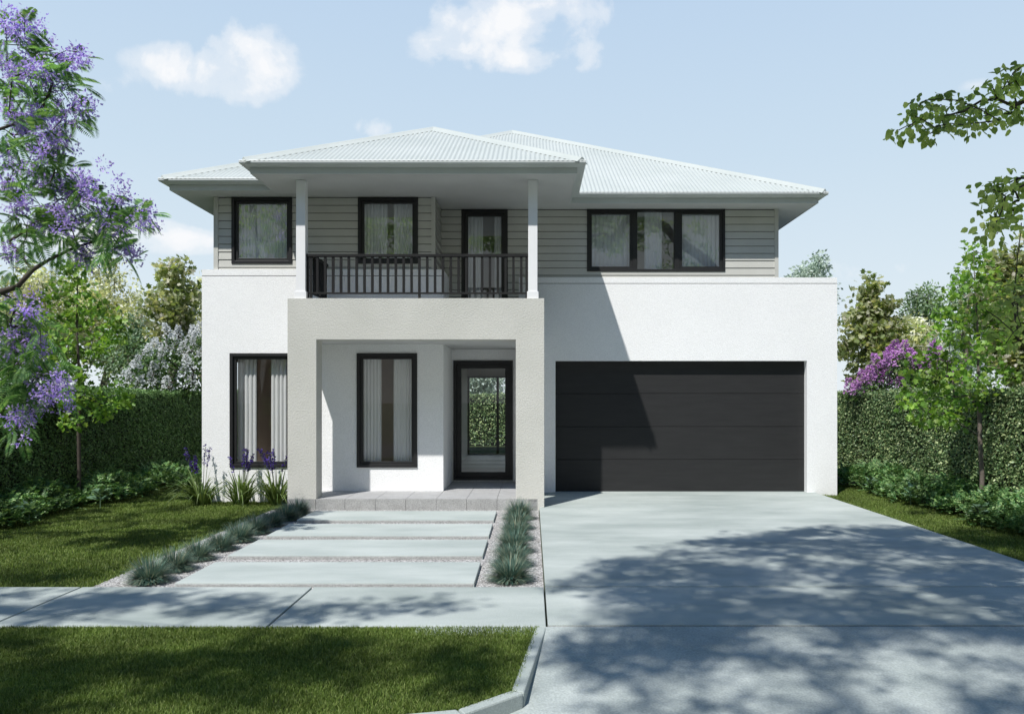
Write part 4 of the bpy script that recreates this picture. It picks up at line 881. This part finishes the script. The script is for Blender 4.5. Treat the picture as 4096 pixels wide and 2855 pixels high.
# ------------------------------------------------------------------ background trees and lilacs
BG = 'trees behind the hedges'
def bgtree(label, u, v0, v1, wpx, y, n, per, size, lm, seed, T=T_DIA, crad=.55, bark='bark', low=-.95, ry=.8):
    """crown between image rows v0 (top) and v1 (bottom), wpx wide, at depth y"""
    cx = wx(u, y); zt, zb = wz(v0, y), wz(v1, y); hw = wpx / 2 * y / F
    return round_tree('tree', label, cx, y, (zt + zb) / 2, (max(.3, hw - crad * .6), max(.3, hw * ry), max(.3, (zt - zb) / 2 - crad * .4)), n, per, size, lm, seed, BG, T, bark, .13, crad, low)
bgtree('pale olive tree behind the jacaranda and shaded hedge', 60, 575, 900, 270, 27, 120, 70, .17, 'olive', 701, crad=.6)
bgtree('pale olive tree rising behind the young tree by the shaded hedge', 235, 560, 880, 230, 30, 115, 70, .18, 'olive', 703, crad=.6)
bgtree('broad leaved maple tree close to the white wall and white lilac', 395, 548, 800, 140, 23, 54, 40, .16, 'maple', 705, T_LOB, .36, low=-1)
bgtree('grey green low tree between young tree and white lilac', 300, 700, 900, 190, 26, 60, 60, .16, 'grove', 707, crad=.5)
bgtree('pale olive tree hidden mostly by the house corner', 470, 590, 860, 180, 31, 60, 60, .18, 'olive', 709, crad=.55)
bgtree('dull green tree low behind the jacaranda', -20, 660, 930, 260, 24, 70, 60, .16, 'grove', 711, crad=.5)
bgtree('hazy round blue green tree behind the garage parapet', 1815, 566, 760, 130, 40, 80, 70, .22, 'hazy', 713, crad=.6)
bgtree('broad leaved maple tree beside the garage corner', 1945, 618, 890, 175, 21.5, 72, 44, .15, 'maple', 715, T_LOB, .36)
bgtree('pale leafy tree behind the pink lilac', 2045, 690, 900, 170, 27, 70, 60, .17, 'olive', 717, crad=.5)
bgtree('small open green tree against the sky behind the pink lilac', 2075, 620, 760, 120, 31, 36, 50, .17, 'grove', 719, crad=.45)
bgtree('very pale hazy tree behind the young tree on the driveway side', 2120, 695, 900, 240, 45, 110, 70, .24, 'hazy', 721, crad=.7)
bgtree('tall yellow green maple tree behind the sunlit hedge', 2290, 505, 900, 210, 19, 110, 85, .15, 'maple', 723, T_LOB, .4)
bgtree('slim pale green tree between the hazy tree and the tall maple', 2165, 575, 780, 90, 30, 30, 45, .16, 'grove', 725, crad=.4)
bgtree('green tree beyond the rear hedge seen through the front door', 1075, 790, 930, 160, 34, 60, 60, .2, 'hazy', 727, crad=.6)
def lilac(label, spots, leafspots, base, fm, seed, y):
    g = R(seed); t = empty('lilac_bush', base, label, 'flowering shrub'); sp = [at(u, v, y + g.uniform(-.75, -.1)) for u, v in spots]; lf = [at(u, v, y + g.uniform(-.2, .6)) for u, v in leafspots]
    tr = [base, (base[0], base[1], .6), (base[0] + .05, base[1], 1.2)]; P, par, ch = skeleton(g, tr, lf + sp, seg=.35); w = MB(); wood(w, P, par, ch, .09, .007); obj('stem', w, M['darkbark'], t, smooth=True)
    c = MB(); f = MB()
    for p in lf: clump_leaves(c, g, p, (.34, .34, .27), 110, T_OV, .10, .3, .7)
    for p in sp:
        clump_leaves(c, g, p - np.array([0, .0, .22]), (.16, .16, .12), 16, T_OV, .10, .2, .7)
        ax = unit(np.array([g.normal() * .25, g.normal() * .25, 1.])); n = 170; tt = g.random(n) ** .8; r = .15 * (1.05 - tt) ** .8 * np.sqrt(g.random(n)) ; aa = g.uniform(0, 6.28, n)
        Q = p + ax * (tt * .36 - .14)[:, None] + np.stack([np.cos(aa) * r, np.sin(aa) * r, np.zeros(n)], 1); leaves(f, T_DIA, Q, np.stack([np.cos(aa), np.sin(aa), g.normal(size=n) * .5], 1), g.normal(size=(n, 3)) + np.array([0, -.5, .5]), (.055 if fm[0] == 'w' else .06) * g.uniform(.7, 1.2, n))
    obj('foliage', c, M['lilac'], t); obj('blossom', f, M[fm], t); return t
ws = [(285, 850), (300, 835), (275, 868), (310, 860), (305, 815), (320, 800), (330, 790), (345, 775), (355, 760), (372, 772), (365, 790), (385, 760), (395, 775), (400, 750), (415, 742), (425, 760), (440, 748), (452, 765), (435, 780), (410, 785), (385, 800), (360, 815), (345, 830), (395, 812), (410, 840), (430, 855), (450, 815), (375, 862), (340, 850), (322, 838), (450, 740), (455, 790), (330, 812), (375, 745), (420, 815)]
wl = [(300, 870), (330, 870), (360, 870), (390, 870), (420, 870), (450, 870), (320, 840), (350, 845), (380, 840), (410, 830), (440, 830), (340, 805), (370, 805), (400, 800), (430, 800), (460, 800), (380, 780), (420, 775), (455, 770), (470, 840), (480, 790)]
ws = ws[::3] + ws[1::3]
lilac('white flowering lilac bush over the shaded hedge by the white wall', ws, wl, (wx(390, 19.5), 19.5, -.06), 'whiteflower', 801, 19.0)
ps = [(1905, 868), (1920, 872), (1935, 850), (1950, 842), (1960, 850), (1972, 838), (1985, 825), (1992, 808), (1998, 795), (2002, 782), (2012, 790), (2025, 785), (2045, 800), (2055, 812), (1985, 850), (1940, 862), (2090, 790), (2098, 782), (2085, 805), (2080, 825), (2070, 830), (2108, 800), (2110, 815), (2020, 860), (1965, 812), (2130, 830)]
pl = [(1920, 885), (1950, 880), (1980, 880), (2010, 880), (2040, 880), (2070, 880), (1960, 862), (1990, 860), (2020, 850), (2050, 850), (2080, 855), (2110, 860), (1995, 830), (2025, 825), (2055, 830), (2085, 835), (2035, 800), (2060, 805), (2115, 835), (2140, 860)]
lilac('pink flowering lilac bush over the sunlit hedge by the garage', ps, pl, (wx(2020, 18.6), 19.0, -.06), 'pink', 802, 18.4)

# ================================================================== sky, sun, camera
sun_dir = Vector((.33, .569, -1.0)).normalized()
el = math.asin(-sun_dir.z); az = math.atan2(-sun_dir.x, -sun_dir.y)
sl = bpy.data.lights.new('sun', 'SUN'); sl.energy = 5.0; sl.angle = math.radians(.8); sl.color = (1., .975, .935)
so_ = bpy.data.objects.new('sun', sl); COL.objects.link(so_); so_.rotation_euler = sun_dir.to_track_quat('-Z', 'Y').to_euler(); so_.location = (-6, -10, 20)
w = bpy.data.worlds.new('World'); sc.world = w; w.use_nodes = True; nt = w.node_tree; ns, L = nt.nodes, nt.links; ns.clear()
out = N(ns, 'ShaderNodeOutputWorld'); bg = N(ns, 'ShaderNodeBackground'); bg.inputs[1].default_value = .1; L.new(bg.outputs[0], out.inputs[0])
sky = N(ns, 'ShaderNodeTexSky', sky_type='NISHITA', sun_disc=False, sun_elevation=el, sun_rotation=az, altitude=50., air_density=1., dust_density=.6, ozone_density=1.)
tc = N(ns, 'ShaderNodeTexCoord'); sep = N(ns, 'ShaderNodeSeparateXYZ'); L.new(tc.outputs['Generated'], sep.inputs[0])
hr = ramp(ns, [(0, (8.3, 9.0, 9.4)), (.14, (7.2, 8.4, 9.3)), (.28, (6.2, 7.7, 9.1)), (.46, (5.4, 7.0, 8.9)), (.66, (1.7, 3.8, 7.0)), (1, (.5, 1.8, 4.6))]); L.new(sep.outputs['Z'], hr.inputs[0])
hf = ramp(ns, [(0, (.95,) * 3), (.44, (.92,) * 3), (.60, (.25,) * 3), (.75, (.0,) * 3)]); L.new(sep.outputs['Z'], hf.inputs[0])
fy = ramp(ns, [(.42, (.0,) * 3), (.72, (1,) * 3)]); myr = N(ns, 'ShaderNodeMapRange'); myr.inputs[1].default_value = -1; myr.inputs[2].default_value = 1; L.new(sep.outputs['Y'], myr.inputs[0]); L.new(myr.outputs[0], fy.inputs[0])
hm_ = N(ns, 'ShaderNodeMath', operation='MULTIPLY'); L.new(hf.outputs[0], hm_.inputs[0]); L.new(fy.outputs[0], hm_.inputs[1])
mx = N(ns, 'ShaderNodeMix', data_type='RGBA'); L.new(hm_.outputs[0], mx.inputs[0]); sm = N(ns, 'ShaderNodeMix', data_type='RGBA', blend_type='MULTIPLY'); sm.inputs[0].default_value = 1; sm.inputs[7].default_value = (.33, .72, 1.15, 1); L.new(sky.outputs[0], sm.inputs[6])
hb = ramp(ns, [(0, (4.2, 4.2, 4.1)), (.25, (3.1, 3.3, 3.4)), (.5, (1.4, 2.0, 3.2)), (.7, (.85, 1.95, 4.0))]); L.new(sep.outputs['Z'], hb.inputs[0])
zb_ = ramp(ns, [(.3, (1,) * 3), (.75, (0,) * 3)]); L.new(sep.outputs['Z'], zb_.inputs[0])
m0 = N(ns, 'ShaderNodeMix', data_type='RGBA'); L.new(zb_.outputs[0], m0.inputs[0]); L.new(sm.outputs[2], m0.inputs[6]); L.new(hb.outputs[0], m0.inputs[7])
L.new(m0.outputs[2], mx.inputs[6]); L.new(hr.outputs[0], mx.inputs[7])
def MA(op, a, b=None, c=None, clamp=False):
    n = N(ns, 'ShaderNodeMath', operation=op); n.use_clamp = clamp
    for i, v in enumerate((a, b, c)):
        if v is None: continue
        if hasattr(v, 'is_output'): L.new(v, n.inputs[i])
        else: n.inputs[i].default_value = v
    return n.outputs[0]
nz = N(ns, 'ShaderNodeTexNoise'); nz.inputs['Scale'].default_value = 11.; nz.inputs['Detail'].default_value = 9.; nz.inputs['Roughness'].default_value = .58; nz.inputs['Distortion'].default_value = .25
L.new(tc.outputs['Generated'], nz.inputs['Vector'])
nz2 = N(ns, 'ShaderNodeTexNoise'); nz2.inputs['Scale'].default_value = 26.; nz2.inputs['Detail'].default_value = 6.; L.new(tc.outputs['Generated'], nz2.inputs['Vector'])
dens = None
# cloud puffs given as azimuth / elevation (as seen from the plot) with half sizes
PUFF = [(560, 90, 95, 52, 1.), (600, 150, 85, 60, .9), (480, 150, 120, 55, .75), (380, 155, 110, 55, .62), (540, 210, 90, 40, .5), (260, 195, 60, 30, .42), (480, 205, 110, 36, .42),
        (1210, 10, 210, 62, 1.1), (1090, 115, 75, 48, .95), (1180, 130, 90, 38, .8), (1290, 120, 75, 42, .8), (1000, 40, 90, 70, .55), (960, 120, 90, 45, .42), (1150, 70, 150, 60, .7),
        (838, 290, 42, 34, .85), (420, 530, 190, 38, .8), (120, 540, 260, 60, .5), (2000, 600, 250, 60, .35), (2190, 190, 60, 22, .3), (-500, 200, 260, 80, .8), (2900, 160, 300, 90, .8)]
for u, v, ru, rv, amp in PUFF:
    d = Vector(((u - 1192) / F, 1, (893 - v) / F)).normalized(); rgt = Vector((d.y, -d.x, 0)).normalized(); upv = rgt.cross(d)
    k = (1 + ((u - 1192) / F) ** 2 + ((893 - v) / F) ** 2) ** .5
    def dot(vec, s):
        n = N(ns, 'ShaderNodeVectorMath', operation='DOT_PRODUCT'); L.new(tc.outputs['Generated'], n.inputs[0]); n.inputs[1].default_value = vec * s; return n.outputs['Value']
    a = dot(rgt, F * k / ru / 1.3); c = dot(upv, F * k / rv / 1.3); f = dot(d, 1.)
    r2 = MA('ADD', MA('MULTIPLY', a, a), MA('MULTIPLY', c, c)); e = MA('MULTIPLY', MA('SUBTRACT', 1., MA('SQRT', r2)), MA('GREATER_THAN', f, 0)); e = MA('MULTIPLY', MA('MAXIMUM', e, 0), amp)
    dens = e if dens is None else MA('ADD', dens, MA('MULTIPLY', e, MA('SUBTRACT', 1.15, dens)))
# scattered clouds behind the viewer
back = MA('MULTIPLY', MA('LESS_THAN', sep.outputs['Y'], -.05), .22)
dens = MA('MAXIMUM', dens, back)
nn = MA('ADD', MA('MULTIPLY', MA('SUBTRACT', nz.outputs['Fac'], .5), 3.6), MA('MULTIPLY', MA('SUBTRACT', nz2.outputs['Fac'], .5), 1.1))
dd = MA('ADD', MA('SUBTRACT', MA('MULTIPLY', dens, 1.22), .33), MA('MULTIPLY', nn, MA('MULTIPLY', dens, 2.4, clamp=True)))
cr = ramp(ns, [(.0, (0,) * 3), (.45, (.42,) * 3), (.85, (.85,) * 3), (1, (.97,) * 3)]); cr.color_ramp.interpolation = 'EASE'; L.new(dd, cr.inputs[0])
mc = N(ns, 'ShaderNodeMix', data_type='RGBA'); L.new(cr.outputs[0], mc.inputs[0]); L.new(mx.outputs[2], mc.inputs[6]); mc.inputs[7].default_value = (9.6, 9.7, 9.9, 1)
L.new(mc.outputs[2], bg.inputs[0])
cam = bpy.data.cameras.new('camera'); co = bpy.data.objects.new('camera', cam); COL.objects.link(co)
co.location = (0, 0, CAMH); co.rotation_euler = (math.pi / 2, 0, 0); cam.sensor_width = 36; cam.lens = 36 * F / 2296; cam.shift_x = (1148 - 1192) / 2296; cam.shift_y = (893 - 800) / 2296; cam.clip_end = 2000; cam.clip_start = .05
sc.camera = co
sc.render.engine = 'CYCLES'
sc.view_settings.view_transform = 'Standard'; sc.view_settings.look = 'None'; sc.view_settings.exposure = 0; sc.view_settings.gamma = 1
sc.cycles.max_bounces = 10; sc.cycles.transparent_max_bounces = 16; sc.cycles.diffuse_bounces = 4; sc.cycles.use_denoising = True
